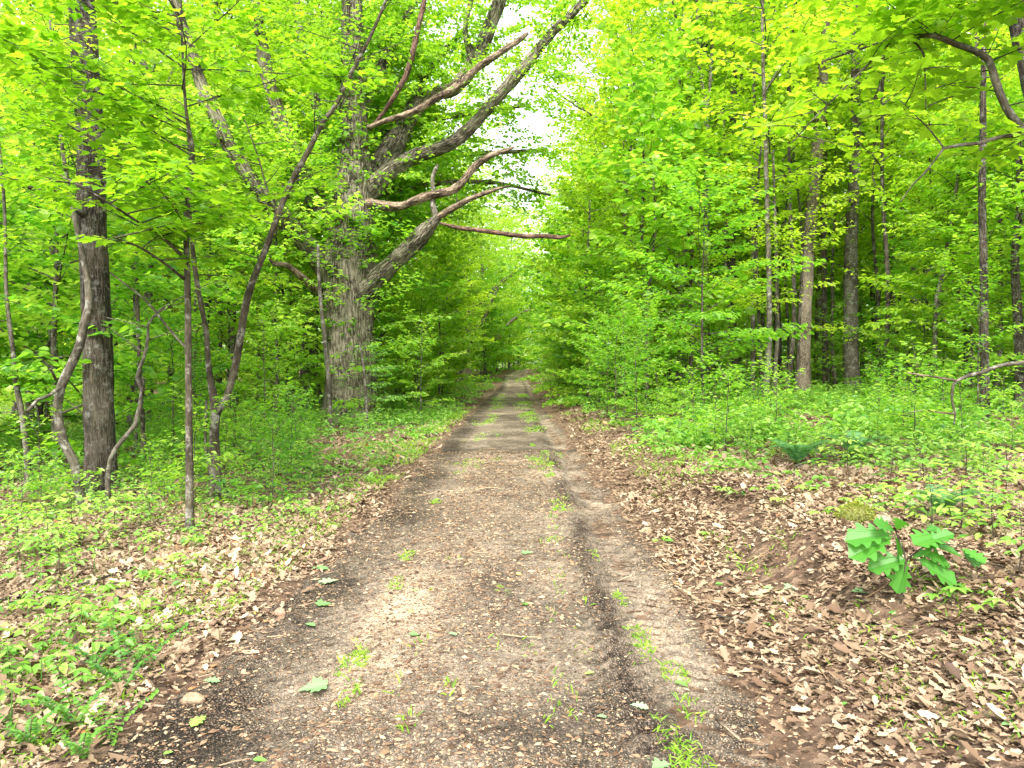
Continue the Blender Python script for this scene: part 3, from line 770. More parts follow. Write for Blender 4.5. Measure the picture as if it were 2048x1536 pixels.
# the old spreading oak --------------------------------------------------
YO = 25.0
g = G(698, YO)
h = Hero('old_oak', 'huge old spreading oak with a thick furrowed trunk and bare dead limbs beside the track', 'oak tree', g, YO, 11)
gy = HOR - (g[2] - .15 - EYE) / YO * F
tr = h.wood('trunk', M_oak, [(700, gy, 104), (700, 800, 98), (698, 720, 94), (696, 640, 94), (694, 580, 102), (694, 540, 108), (700, 490, 100), (706, 430, 88), (706, 370, 84), (706, 310, 66), (706, 230, 54), (706, 120, 46), (705, 10, 40), (702, -130, 30, .5), (712, -300, 16, 1)], 72, step=.09, furrow=.05, flare=.55, lobes=.10, rough=.05)
OL = {}
def limb(key, rows, mat=M_oak, label=None, sides=16, name='limb', **kw):
    kw.setdefault('furrow', .004)
    OL[key] = h.wood(name, mat, rows, sides, label, step=.11, rough=.34, lobes=.08, **kw)
limb('right', [(715, 410, 46), (748, 372, 42), (790, 335, 30), (840, 308, 28), (895, 288, 26), (940, 255, 24), (985, 205, 23), (1030, 155, 23), (1062, 118, 21), (1098, 72, 19), (1135, 35, 17), (1175, -4, 15), (1230, -70, 10)], label='long living limb arching up over the track', furrow=.008)
limb('upright', [(712, 400, 52), (745, 345, 46, 1), (790, 285, 42, 1.5), (820, 225, 36, 2), (860, 190, 30, 2), (905, 178, 26, 2), (935, 145, 30, 2), (965, 90, 30, 2), (985, 40, 28, 2), (1005, -20, 26, 2), (1030, -120, 16, 2)], label='thick living limb rising behind the broken one')
limb('upfork', [(945, 125, 16, 1.8), (938, 95, 13, 1.8), (930, 55, 11, 1.8), (945, -10, 9, 1.8), (960, -60, 6, 1.8)])
limb('vee', [(815, 245, 18, 2), (828, 200, 17, 2.4), (850, 150, 16, 2.8), (880, 110, 14, 3), (930, 60, 10, 3.4)])
limb('broken', [(735, 255, 9, -.6), (790, 235, 11, -.8), (830, 222, 13, -.9), (870, 198, 14, -1), (915, 172, 15, -1), (960, 132, 14, -1), (1000, 105, 13, -1), (1035, 82, 11, -1), (1056, 66, 6, -1)], M_dead, 'bare broken limb with pale stripped wood')
limb('snag', [(740, 262, 5, -.5), (768, 222, 8, -.6), (790, 190, 10, -.8), (812, 150, 11, -.9), (824, 110, 11, -1), (835, 60, 11, -1), (850, -5, 9, -1), (860, -60, 7, -1)], M_red, 'thin dark bare limb standing almost upright')
limb('deadlow', [(730, 405, 22, -.3), (768, 412, 20, -.5), (800, 412, 16, -.6), (835, 398, 17, -.7), (870, 388, 17, -.8), (905, 380, 16, -.9), (930, 358, 15, -1), (950, 332, 15, -1), (980, 312, 12, -1.1), (1010, 301, 9, -1.1), (1029, 294, 4, -1.1)], M_dead, 'wavy dead limb with half its bark gone')
limb('lower', [(715, 590, 60, -.1), (752, 556, 42, -.3), (790, 522, 34, -.5), (825, 490, 34, -.6), (850, 462, 30, -.7), (868, 442, 19, -.8), (878, 430, 14, -.8)], label='thick lower limb split by rot', furrow=.01)
limb('lowfork', [(872, 436, 12, -.8), (900, 420, 13, -.9), (930, 402, 11, -1), (965, 388, 9, -1.1), (1000, 376, 6, -1.1), (1020, 372, 3, -1.1)], M_dead, 'grey dead fork rising from the lower limb')
limb('redfork', [(880, 446, 5, -.8), (915, 455, 8, -1), (955, 460, 9, -1.2), (1000, 466, 10, -1.4), (1045, 472, 10, -1.6), (1090, 472, 9, -1.8), (1120, 475, 8, -1.9), (1140, 470, 4, -2)], M_red, 'reddish dead fork reaching level over the track')
limb('upspur', [(872, 436, 12, -.8), (866, 410, 11, -.7), (866, 385, 8, -.7), (865, 355, 8, -.6), (875, 330, 7, -.5)], M_grey)
limb('left', [(690, 585, 64), (650, 530, 52, -.3), (605, 480, 38, -.6), (560, 430, 34, -1), (520, 385, 30, -1.3), (480, 330, 27, -1.6), (455, 290, 26, -1.8), (435, 240, 26, -2), (408, 185, 24, -2), (390, 130, 22, -2), (368, 60, 20, -2), (340, -30, 15, -2)], label='long living limb leaning far out to the left', furrow=.008)
limb('leftup', [(690, 500, 50, .5), (655, 440, 42, .8), (620, 380, 36, 1), (590, 320, 30, 1), (565, 255, 30, 1), (545, 190, 28, 1), (530, 130, 26, 1), (520, 60, 22, 1), (505, -30, 16, 1)], furrow=.006)
limb('leftin', [(690, 420, 30, 1.4), (660, 330, 24, 2), (640, 240, 20, 2.4), (615, 150, 20, 2.6), (600, 60, 17, 2.8), (590, -30, 12, 3)])
limb('rightin', [(712, 260, 26, .6), (735, 190, 22, 1), (765, 130, 22, 1.3), (800, 60, 16, 1.5), (840, -20, 12, 1.8)])
limb('stub', [(640, 585, 20, -.5), (600, 552, 13, -1.4), (570, 530, 11, -2), (550, 528, 8, -2.4), (538, 518, 5, -2.6)], M_dead, 'short pale dead stub on the left of the trunk')
for k, a_, b_, n, ln in (('right', .45, 1, 26, 2.4), ('right', .1, .5, 12, 1.3), ('upright', .3, 1, 30, 2.5), ('upfork', .3, 1, 6, 1.6), ('vee', .2, 1, 14, 2.0), ('left', .2, 1, 26, 2.2), ('leftup', .2, 1, 24, 2.3), ('leftin', .2, 1, 20, 2.2), ('rightin', .2, 1, 18, 2.2)):
    h.sprays(OL[k], a_, b_, n, ln, .13, .10, elev=(-25, 45), flat=.55, vert=.3, curve=.1, twigs_wood=False, tint=.6, pairs=True, r0=.014)
for q_, rows_ in enumerate(([(706, 300, 18, 1), (800, 250, 14, 3), (920, 230, 10, 5), (1060, 210, 6, 6.5)], [(706, 380, 18, 1), (800, 330, 14, 3.5), (930, 310, 10, 5.5), (1090, 300, 6, 7.5)], [(700, 200, 16, 1), (760, 90, 12, 3), (860, 20, 8, 5)], [(690, 420, 18, 1), (600, 260, 14, 4), (520, 180, 8, 6)], [(690, 330, 16, 1), (560, 280, 12, 3), (440, 260, 8, 5)], [(706, 450, 14, 1), (800, 430, 10, 4), (900, 420, 6, 6)], [(706, 400, 14, 1), (850, 370, 11, 4), (980, 365, 8, 6), (1100, 390, 5, 8)])):
    limb('back%d' % q_, rows_, sides=8)
    h.sprays(OL['back%d' % q_], .15, 1, 20, 2.8, .15, .12, elev=(-30, 45), flat=.6, vert=.3, twigs_wood=False, tint=.6, r0=.014)
h.sprays(tr, .55, 1, 44, 2.6, .14, .10, elev=(-10, 45), flat=.55, vert=.3, curve=.1, twigs_wood=False, tint=.6, r0=.014)
h.sprays(tr, .30, .62, 26, 1.6, .16, .13, out=-90, spread=.8, elev=(-25, 45), flat=.5, vert=.3, twigs_wood=False, tint=.45, r0=.008)
h.sprays(tr, .12, .66, 120, 1.0, .14, .09, out=-90, spread=.8, elev=(-10, 50), flat=.5, vert=.3, twigs_wood=False, tint=.35, r0=.006)   # sprouts on the bole
def bare_twigs(k_, n_, ln_):
    p_ = OL[k_]
    for q_ in range(n_):
        f_ = (.12 + .86 * (q_ + h.rng.uniform(0, 1)) / n_) * (len(p_) - 1); st_ = np.array([np.interp(f_, np.arange(len(p_)), p_[:, c_]) for c_ in range(4)])
        d_ = norm(h.rng.normal(0, 1, 3) * [1, .6, 1] + UP * .3); l_ = ln_ * h.rng.uniform(.35, 1.3); r_ = min(.02, st_[3] * .4)
        fp = fork_path(h.rng, st_[:3], d_, l_, 4, .3, .05)
        tube(h.tw, np.hstack([fp, np.linspace(r_, .004, 5)[:, None]]), 5, cap=False)
        if l_ > .4:
            f2 = fork_path(h.rng, fp[2], norm(d_ + h.rng.normal(0, .6, 3)), l_ * .5, 3, .3, .05)
            tube(h.tw, np.hstack([f2, np.linspace(r_ * .5, .003, 4)[:, None]]), 4, cap=False)
for k_, n_, ln_ in (('right', 16, .9), ('lower', 7, .6), ('left', 14, .9), ('deadlow', 7, .5), ('lowfork', 5, .4), ('redfork', 6, .3), ('broken', 7, .4), ('snag', 6, .5), ('upright', 12, .9)): bare_twigs(k_, n_, ln_)
for k_ in ('left', 'leftup', 'right', 'upright'): h.sprays(OL[k_], .02, .4, 9, 1.3, .15, .12, elev=(-30, 40), flat=.5, vert=.3, twigs_wood=False, tint=.5, r0=.006)
h.sprays(OL['lower'], .1, .9, 12, 1.0, .10, .09, elev=(-30, 30), flat=.5, twigs_wood=False, tint=.4, r0=.006)
h.finish(M_oakleaf, M_brown, BROAD)

# left foreground ---------------------------------------------------------
Y = 11.6; g = G(203, Y)
h = Hero('dark_trunk_tree', 'big tree at the left with a dark furrowed trunk leaning slightly left', 'tree', g, Y, 21)
gy = HOR - (g[2] - EYE) / Y * F
p = h.wood('trunk', M_dark, [(206, gy + 10, 66), (203, gy - 60, 58), (200, 850, 56), (196, 700, 55), (192, 600, 54), (186, 480, 53), (182, 380, 53), (182, 280, 51), (174, 180, 50), (166, 60, 49), (160, -60, 46), (150, -300, 40), (140, -700, 30), (150, -1300, 12)], 48, step=.07, furrow=.022, flare=.35, lobes=.05, rough=.04)
h.wood('limb', M_dark, [(196, 398, 12, -.2), (230, 350, 9, -.4), (250, 335, 8, -.6), (300, 345, 6, -.8), (370, 352, 4, -1)], 7)
h.wood('limb', M_dark, [(170, 430, 16, -.2), (130, 405, 10, -.4), (90, 385, 9, -.6), (40, 370, 8, -.8), (-20, 355, 7, -1)], 7)
h.sprays(p, .62, 1, 34, 3.6, .13, .12, elev=(10, 50), flat=.5, twigs_wood=False, tint=.6, r0=.02)
h.sprays(p, .28, .6, 7, 1.4, .10, .09, elev=(0, 40), flat=.4, twigs_wood=False, tint=.6, r0=.01)
h.finish(M_leaf, M_dark, BROAD)

def sapling(name, label, cat, Y, rows, mat, lmat, seed, sprays_, sides=9, extra=(), tmpl=OVAL, group=None, **kw):
    g = G(rows[0][0], Y)
    h = Hero(name, label, cat, g, Y, seed, group)
    gy = HOR - (g[2] - EYE) / Y * F
    rows = [(rows[0][0], gy + 6, rows[0][2] * 1.7), (rows[0][0] * .7 + rows[1][0] * .3, gy - 10, rows[0][2] * 1.15)] + [r for r in rows[1:] if r[1] < gy - 10]
    p = h.wood('trunk', mat, rows, sides, rough=.12, step=Y * .012, **kw)
    for e_ in extra:
        q = h.wood('branch', mat, e_[0], 7, rough=.1, step=Y * .014)
        if len(e_) > 1: h.sprays(q, *e_[1][:4], **e_[1][4])
    for s_ in sprays_:
        h.sprays(p, *s_[:4], **s_[4])
    return h.finish(lmat, mat, tmpl)

MP = dict(leaf=.115, gap=.095, elev=(5, 35), flat=.28, tint=.62, curve=.06, vert=.07, r0=.009)
sapling('maple_sapling', 'slender brown maple sapling standing alone at the front left, broad leaves in flat layers', 'sapling', 8.2,
    [(380, 1060, 17), (379, 960, 15), (378, 850, 14), (377, 740, 13), (376, 620, 13), (374, 520, 12), (372, 430, 11), (384, 350, 9), (384, 290, 8), (372, 220, 6), (366, 120, 5), (362, 0, 4), (360, -150, 3)],
    M_brown, M_maple, 31,
    [(.46, .98, 20, 2.0, MP), (.52, .98, 10, 2.4, dict(MP, out=180, spread=.5))],
    extra=[([(372, 520, 8), (330, 480, 6, -.3), (270, 440, 5, -.6), (200, 395, 4, -.9), (120, 350, 3, -1.1)], (.2, 1, 7, 1.2, MP)),
           ([(371, 560, 7), (320, 520, 5, -.4), (270, 490, 4, -.8), (225, 475, 3, -1)], (.3, 1, 5, .9, MP)),
           ([(373, 440, 6), (300, 370, 5, .4), (220, 300, 4, .8), (120, 240, 3, 1)], (.3, 1, 6, 1.2, MP)),
           ([(376, 700, 6), (340, 660, 5, .5), (290, 600, 4, .7), (220, 545, 3, 1)],)], tmpl=MAPLE)
sapling('forked_sapling', 'forked dark sapling leaning right in front of the big oak', 'sapling', 10.2,
    [(430, 995, 24), (430, 930, 22), (428, 870, 20), (430, 815, 18), (418, 740, 12), (412, 660, 10), (398, 590, 10), (388, 520, 9), (380, 430, 7), (378, 300, 5), (370, 180, 4)],
    M_brown, M_leaf, 32,
    [(.55, 1, 12, 1.6, dict(MP, leaf=.085, gap=.07))],
    extra=[([(432, 830, 15), (455, 790, 14), (470, 735, 15), (480, 680, 15), (494, 600, 15), (512, 545, 14), (535, 490, 13), (556, 430, 12), (585, 360, 12), (618, 300, 11), (645, 245, 10), (672, 210, 9), (700, 150, 8), (735, 85, 7), (772, 0, 6), (800, -90, 4)], (.3, .97, 22, 1.5, dict(MP, leaf=.085, gap=.075, tint=.5))),
           ([(556, 430, 6), (535, 380, 4), (515, 310, 3), (490, 240, 2)], (.3, 1, 5, .8, dict(MP, leaf=.08, gap=.07))),
           ([(430, 990, 8, .2), (412, 900, 6, .3), (413, 800, 5, .4)],)])
sapling('crooked_pale_sapling', 'pale grey crooked sapling curving in front of the dark trunk at the left', 'sapling', 10.6,
    [(168, 1010, 17), (150, 930, 18), (126, 880, 18), (116, 820, 17), (122, 775, 18), (138, 740, 18), (160, 690, 17), (168, 650, 16), (178, 615, 15), (176, 570, 13), (166, 510, 11), (150, 440, 9), (130, 330, 8), (112, 200, 6), (100, 40, 4)],
    M_grey, M_leaf, 33, [(.55, 1, 16, 1.7, dict(MP, leaf=.09, gap=.08))],
    extra=[([(125, 770, 9), (100, 790, 7, -.2), (75, 800, 7, -.3), (55, 822, 7, -.4)],), ([(112, 760, 6, -.1), (105, 745, 5, -.2), (100, 738, 5, -.3)],)])
sapling('pale_thin_sapling', 'thin pale grey sapling at the left edge, kinked to the left half way up', 'sapling', 12.2,
    [(56, 975, 13), (54, 910, 12), (48, 860, 11), (44, 825, 11), (33, 770, 10), (26, 700, 9), (17, 630, 8), (12, 560, 7), (8, 400, 6), (-10, 200, 5), (-20, 0, 4)],
    M_grey, M_leaf, 34, [(.45, 1, 14, 1.7, dict(MP, leaf=.09, gap=.08))])
sapling('twisted_grey_sapling', 'thin twisted grey sapling just right of the dark trunk', 'sapling', 9.9,
    [(216, 1010, 11), (216, 960, 10), (222, 915, 9), (245, 880, 9), (270, 850, 9), (280, 815, 9), (284, 780, 8), (274, 755, 8), (288, 715, 7), (296, 675, 6), (296, 650, 5), (320, 620, 4), (350, 600, 3)],
    M_grey, M_low, 35, [(.7, 1, 5, .7, dict(MP, leaf=.06, gap=.055))],
    extra=[([(286, 790, 5), (288, 768, 4, -.2), (286, 755, 3, -.3)],)])
sapling('straight_thin_sapling', 'straight thin dark sapling behind the twisted grey one', 'sapling', 13.5,
    [(286, 940, 9), (286, 860, 9), (282, 780, 8), (277, 680, 8), (275, 600, 7), (272, 480, 6), (268, 360, 5), (266, 150, 3)],
    M_brown, M_leaf, 36, [(.45, 1, 16, 1.6, dict(MP, leaf=.085, gap=.08))])
sapling('oak_side_sapling', 'thin grey sapling growing right against the left side of the big oak', 'sapling', 22.0,
    [(664, 880, 9), (658, 780, 9), (652, 700, 9), (643, 620, 8), (638, 560, 7), (636, 490, 5)], M_grey, M_leaf, 37, [(.6, 1, 4, .9, dict(MP, leaf=.09, gap=.09))])
sapling('oak_front_sapling', 'short thin grey sapling standing in front of the base of the big oak', 'sapling', 21.0,
    [(734, 850, 7), (732, 790, 6), (728, 740, 5), (720, 690, 4)], M_grey, M_low, 38, [(.35, 1, 14, 1.3, dict(MP, leaf=.09, gap=.085, tint=.55))])

# right-hand stems ---------------------------------------------------------
TALL = dict(leaf=.13, gap=.115, elev=(5, 40), flat=.4, tint=.6, twigs_wood=False, r0=.014)
sapling('scaly_trunk_tree', 'straight tree with a light pinkish brown scaly trunk, the palest thick trunk on the right', 'tree', 25.5,
    [(1606, 806, 34), (1606, 740, 29), (1608, 660, 27), (1612, 580, 26), (1618, 480, 25), (1625, 400, 24), (1633, 320, 23), (1640, 230, 22), (1647, 120, 20), (1650, 0, 19), (1655, -200, 15), (1650, -450, 9)],
    M_pink, M_leaf, 41, [(.6, 1, 26, 2.6, TALL)], sides=24)
sapling('dark_grey_trunk_tree', 'straight dark grey tree forking high up, second thick trunk on the right', 'tree', 28.0,
    [(1704, 792, 34), (1702, 720, 29), (1701, 620, 28), (1702, 500, 24), (1706, 400, 22), (1711, 290, 20), (1711, 200, 18), (1712, 100, 17), (1714, 0, 16), (1720, -200, 13), (1715, -450, 8)],
    M_grey, M_leaf, 42, [(.6, 1, 26, 2.6, TALL)], sides=24, extra=[([(1710, 290, 11), (1728, 260, 9), (1745, 210, 8), (1765, 160, 7), (1800, 60, 5)], (.3, 1, 10, 2.2, TALL))])
sapling('slim_dark_tree', 'slim near-black straight trunk standing close at the right', 'tree', 16.0,
    [(1969, 858, 19), (1970, 780, 17), (1969, 680, 15), (1968, 580, 15), (1966, 480, 14), (1964, 380, 14), (1966, 280, 13), (1966, 180, 11), (1968, 80, 9), (1968, -60, 7), (1965, -250, 5)],
    M_dark, M_leaf, 43, [(.55, 1, 22, 2.0, dict(TALL, leaf=.11, gap=.10))], sides=14)
sapling('far_dark_trunk_tree', 'dark trunk half hidden by leaves left of the pale scaly trunk', 'tree', 30.0,
    [(1466, 800, 26), (1465, 700, 22), (1462, 600, 21), (1461, 480, 20), (1461, 380, 19), (1462, 280, 18), (1466, 190, 15), (1470, 60, 12), (1470, -150, 9)],
    M_dark, M_leaf, 44, [(.62, 1, 26, 2.6, TALL)], sides=14, extra=[([(1458, 300, 9), (1470, 240, 8), (1482, 160, 7), (1485, 60, 5), (1480, -30, 4)],)])
sapling('twin_pale_tree', 'slender pale grey tree whose stem splits in two high above the bank', 'tree', 27.0,
    [(1408, 800, 13), (1408, 700, 12), (1410, 560, 12), (1413, 400, 12), (1413, 230, 10), (1402, 160, 8), (1396, 60, 6), (1392, -80, 5)],
    M_grey, M_leaf, 45, [(.4, 1, 34, 2.3, TALL)], extra=[([(1413, 230, 8), (1420, 170, 7), (1424, 90, 6), (1424, 20, 5), (1430, -80, 4)], (.2, 1, 10, 1.8, TALL))], sides=10)
for i, (lab, Y, rows, mat) in enumerate((
    ('thin pale stem just left of the pale scaly trunk', 21.5, [(1550, 826, 9), (1551, 740, 8), (1555, 660, 8), (1553, 560, 7), (1550, 440, 6), (1546, 300, 4)], M_grey),
    ('thin straight stem right beside the pale scaly trunk', 29, [(1650, 790, 11), (1650, 690, 11), (1648, 560, 11), (1648, 380, 10), (1650, 250, 9), (1652, 60, 6)], M_dark),
    ('thin grey stem right of the second thick trunk', 31, [(1786, 780, 13), (1786, 680, 12), (1784, 560, 12), (1783, 420, 11), (1774, 300, 9), (1768, 200, 8), (1765, 60, 6)], M_grey),
    ('thin upright stem rising behind the left part of the bank', 26, [(1505, 800, 9), (1506, 600, 8), (1507, 400, 8), (1508, 200, 6), (1506, 20, 4)], M_grey),
    ('leaning thin pale stem near the right edge', 19, [(1866, 690, 9), (1872, 620, 9), (1882, 560, 8), (1893, 500, 8), (1905, 430, 7), (1918, 340, 6), (1935, 240, 4)], M_grey),
    ('dark bowed stem left of the slim dark trunk', 20, [(1938, 830, 12), (1934, 740, 11), (1930, 660, 10), (1918, 600, 9), (1908, 540, 8), (1900, 470, 7), (1890, 380, 5)], M_dark),
    ('thin dark stem among the leaves at the left end of the bank', 24, [(1378, 810, 8), (1382, 700, 8), (1380, 600, 7), (1384, 480, 6), (1380, 350, 5)], M_dark),
    ('thin stem standing closest to the track on the right', 28, [(1180, 800, 8), (1176, 730, 7), (1170, 650, 6), (1172, 560, 5), (1178, 460, 4), (1180, 400, 3)], M_grey),
    ('thick dark leaning trunk cut off by the right edge', 17, [(2042, 850, 22), (2040, 760, 20), (2036, 640, 18), (2030, 520, 16), (2040, 400, 14), (2035, 250, 12)], M_dark),
    ('bent thin grey stem in the middle of the bank', 23, [(1290, 815, 7), (1296, 740, 7), (1292, 660, 6), (1300, 560, 6), (1310, 450, 5), (1305, 330, 3)], M_brown),
)):
    sapling('slender_tree', lab, 'tree', Y, rows, mat, M_leaf, 60 + i, [(.3, 1, 26, 2.3, dict(TALL, leaf=.13, gap=.115))], group='slender stems on the right bank')

# a leaning old trunk and the maple whose branches reach in from the right
Y = 10.0; g = G(2190, Y)
h = Hero('leaning_trunk_tree', 'thick dark trunk leaning in at the top right corner', 'tree', g, Y, 71)
p = h.wood('trunk', M_dark, np.array(spline([(*g, .22), (*P(2150, 600, Y), .19), (*P(2090, 250, Y), .17), (*P(2052, 80, Y), .155), (*P(2028, -20, Y), .15), (*P(1960, -300, Y), .12), (*P(1900, -700, Y), .06)], .15)), 28, furrow=.012, rough=.05)
h.sprays(p, .75, 1, 14, 2.2, .12, .11, elev=(0, 40), flat=.4, twigs_wood=False, tint=.6)
h.finish(M_leaf, M_dark, BROAD)
Y = 6.4; g = G(2330, Y)
h = Hero('reaching_maple', 'maple beyond the right edge whose pale bent branch reaches into the picture', 'tree', g, Y, 72)
BR = dict(leaf=.125, gap=.10, flat=.3, tint=.7, curve=.1, vert=.1, r0=.006)
tr_ = h.wood('trunk', M_grey, np.array(spline([(*g, .085), (*P(2300, 800, Y), .075), (*P(2270, 500, Y), .065), (*P(2240, 200, Y), .05), (*P(2260, -200, Y), .03)], .12)), 14, rough=.08)
b1 = h.wood('branch', M_grey, [(2255, 420, 16), (2150, 350, 18), (2075, 300, 17), (2046, 262, 17), (2012, 215, 15), (1992, 165, 15), (1976, 118, 14), (1950, 102, 13), (1910, 88, 12), (1870, 72, 11), (1830, 72, 9, .2), (1790, 76, 6, .4), (1750, 88, 5, .6), (1700, 105, 4, .8), (1655, 120, 3, 1)], 9, 'pale bent branch')
b2 = h.wood('branch', M_brown, [(1790, 76, 4, .4), (1740, 125, 4, .3), (1700, 165, 4, .1), (1660, 205, 3, 0), (1620, 245, 3, 0), (1585, 285, 2, 0)], 6)
b3 = h.wood('branch', M_brown, [(1820, 76, 4, .2), (1846, 105, 4, .1), (1850, 150, 3, 0), (1852, 220, 2, 0)], 6)
b4 = h.wood('branch', M_grey, [(2210, 330, 12), (2100, 290, 11), (2048, 272, 10), (2000, 274, 8), (1960, 286, 8), (1920, 290, 7), (1885, 297, 6)], 7)
b5 = h.wood('branch', M_grey, [(1888, 296, 5), (1870, 320, 4), (1850, 345, 4), (1825, 370, 3), (1800, 405, 2)], 6)
b6 = h.wood('branch', M_grey, [(1888, 296, 4), (1860, 260, 3), (1830, 230, 2), (1800, 200, 2)], 5)
for q, n, ln in ((b1, 16, .9), (b2, 9, .6), (b3, 4, .5), (b6, 4, .5)):
    h.sprays(q, .35, 1, n, ln, elev=(-10, 35), **BR)
h.sprays(b1, .55, 1, 6, 1.2, elev=(20, 50), out=120, spread=.6, **BR)
h.sprays(b4, .3, .7, 4, .6, elev=(-20, 20), **BR)
h.sprays(tr_, .78, 1, 12, 2.6, elev=(0, 30), out=180, spread=.7, **BR)
h.finish(M_maple, M_brown, MAPLE)

# dead branch leaning in low at the right, and other fallen wood
def fallen(name, label, rows, mat, sides=7, group=None, cat='branch'):
    """rows: x, y, height above the ground, radius"""
    r = [(a_, b_, float(ground_z(a_, b_)) + c_, d_) for a_, b_, c_, d_ in rows]
    base = np.array(r[0][:3])
    b = Buf(); tube(b, spline(r, .08), sides, rough=.15, seed=len(label)); b.V = [v - base.astype(np.float32) for v in b.V]
    o = link(name, b.mesh(name, mat, True), None, [float(c) for c in base]); tag(o, label, cat, group); return o
Y = 10.5
h = Hero('fallen_bough', 'bare dead bough arching down to the ground at the right edge', 'branch', P(1915, 850, Y), Y, 81)
h.wood('stem', M_grey, [(2120, 712, 10), (2048, 725, 9), (2005, 730, 8), (1965, 744, 8), (1930, 754, 7), (1908, 768, 6), (1904, 800, 5), (1910, 825, 4), (1908, 850, 3)], 7, step=.05)
h.wood('side_branch', M_dead, [(1915, 762, 6), (1880, 755, 4), (1840, 750, 4), (1815, 745, 3)], 6)
h.wood('side_branch', M_dead, [(1908, 828, 5), (1880, 825, 4), (1850, 820, 3), (1810, 828, 2)], 6)

# old second oak by the track further on, and its neighbour -------------------
Y = 78.0; g = G(930, Y); gy = HOR - (g[2] - EYE) / Y * F
h = Hero('second_oak', 'old oak with a low forked trunk further along the left side of the track', 'oak tree', g, Y, 91)
t2 = h.wood('trunk', M_oak, [(930, gy + 3, 34), (930, 720, 26), (931, 690, 25), (935, 660, 22), (940, 620, 16), (935, 560, 14), (925, 470, 10), (915, 350, 7)], 20, flare=.3)
a1 = h.wood('limb', M_oak, [(935, 680, 14), (950, 658, 11), (968, 640, 10), (975, 620, 9), (985, 595, 7), (1000, 570, 5)], 9)
a2 = h.wood('limb', M_oak, [(965, 605, 9), (990, 575, 8), (1015, 555, 7), (1050, 535, 5), (1085, 515, 3)], 9)
a3 = h.wood('limb', M_oak, [(932, 640, 14), (950, 615, 12), (965, 603, 9)], 9)
a4 = h.wood('limb', M_oak, [(928, 690, 16), (905, 650, 11), (880, 600, 9), (850, 520, 6)], 9)
for q, n in ((a2, 16), (a1, 8), (a4, 18)): h.sprays(q, .4, 1, n, 4.0, .3, .28, elev=(-15, 40), flat=.5, twigs_wood=False, tint=.6, r0=.02)
h.sprays(t2, .5, 1, 30, 5.0, .3, .28, elev=(-10, 40), flat=.5, twigs_wood=False, tint=.6, r0=.02)
h.finish(M_oakleaf, M_oak, SIMPLE)
Y = 92.0; g = G(966, Y); gy = HOR - (g[2] - EYE) / Y * F
h = Hero('broken_oak', 'grey oak with a snapped limb pointing right, beside the bend of the track', 'oak tree', g, Y, 92)
t3 = h.wood('trunk', M_oak, [(967, gy + 2, 15), (968, 715, 11), (969, 690, 10), (966, 640, 9), (965, 560, 7), (960, 450, 4)], 12, flare=.3)
h.wood('limb', M_dead, [(968, 692, 8), (982, 682, 9), (992, 676, 10), (1001, 673, 6)], 8, 'snapped stub of a limb')
a5 = h.wood('limb', M_oak, [(968, 700, 6), (1000, 665, 5), (1025, 640, 6), (1050, 622, 6), (1078, 618, 4)], 8)
h.sprays(a5, .4, 1, 12, 3.4, .3, .28, elev=(-10, 40), flat=.5, twigs_wood=False, tint=.7)
h.sprays(t3, .4, 1, 22, 4.5, .3, .28, elev=(-10, 40), flat=.5, twigs_wood=False, tint=.7)
h.finish(M_oakleaf, M_oak, SIMPLE)

# ------------------------------------------------------------------ repeated trees
UM = dict(cat='tree')
US = [make_tree('understory_tree', 'x', 'tree', 101, 7.5, .05, .10, 2.9, 34, .18, .14, (-5, 40), M_brown, M_under, BROAD, flat=.42, tint=.5, group='g'),
      make_tree('understory_tree', 'x', 'tree', 102, 9.5, .06, .13, 3.3, 42, .19, .15, (0, 45), M_grey, M_under, BROAD, flat=.42, tint=.6, group='g'),
      make_tree('understory_tree', 'x', 'tree', 103, 5.5, .035, .08, 2.3, 30, .155, .12, (-5, 40), M_dark, M_under, OVAL, flat=.38, tint=.45, group='g')]
UF = [make_tree('understory_tree', 'x', 'tree', 131, 8.5, .055, .06, 3.2, 30, .24, .20, (-10, 45), M_brown, M_under, BROAD, flat=.5, tint=.62, group='g', lean=.06),
      make_tree('understory_tree', 'x', 'tree', 132, 11, .07, .08, 3.6, 34, .26, .21, (-10, 50), M_grey, M_leaf, BROAD, flat=.5, tint=.6, group='g', lean=.07),
      make_tree('understory_tree', 'x', 'tree', 133, 6.5, .04, .05, 2.8, 24, .22, .18, (-10, 45), M_dark, M_under, BROAD, flat=.5, tint=.5, group='g', lean=.06)]
FT = [make_tree('forest_tree', 'x', 'tree', 111, 22, .17, .22, 5.6, 34, .24, .22, (0, 45), M_grey, M_leaf, SIMPLE, sub=4, flat=.6, tint=.6, group='g', sides=9, lean=.05),
      make_tree('forest_tree', 'x', 'tree', 112, 25, .21, .26, 6.2, 36, .25, .23, (5, 50), M_dark, M_leaf, SIMPLE, sub=4, flat=.6, tint=.55, group='g', sides=9, lean=.05),
      make_tree('forest_tree', 'x', 'tree', 113, 19, .12, .15, 5.0, 34, .22, .20, (-5, 45), M_brown, M_leaf, SIMPLE, sub=4, flat=.55, tint=.65, group='g', sides=8, lean=.06)]
SH = [make_tree('woodland_sapling', 'x', 'sapling', 121, 2.6, .014, .12, 1.1, 16, .11, .085, (5, 35), M_brown, M_under, OVAL, flat=.35, tint=.5, group='g', sides=5),
      make_tree('woodland_sapling', 'x', 'sapling', 122, 3.6, .018, .15, 1.4, 18, .12, .095, (5, 40), M_grey, M_under, OVAL, flat=.35, tint=.6, group='g', sides=5),
      make_tree('woodland_sapling', 'x', 'sapling', 123, 1.5, .006, .10, .8, 16, .10, .07, (0, 35), M_brown, M_under, OVAL, flat=.35, tint=.45, group='g', sides=5, lean=.10)]
used = {}
prng = random.Random(5)
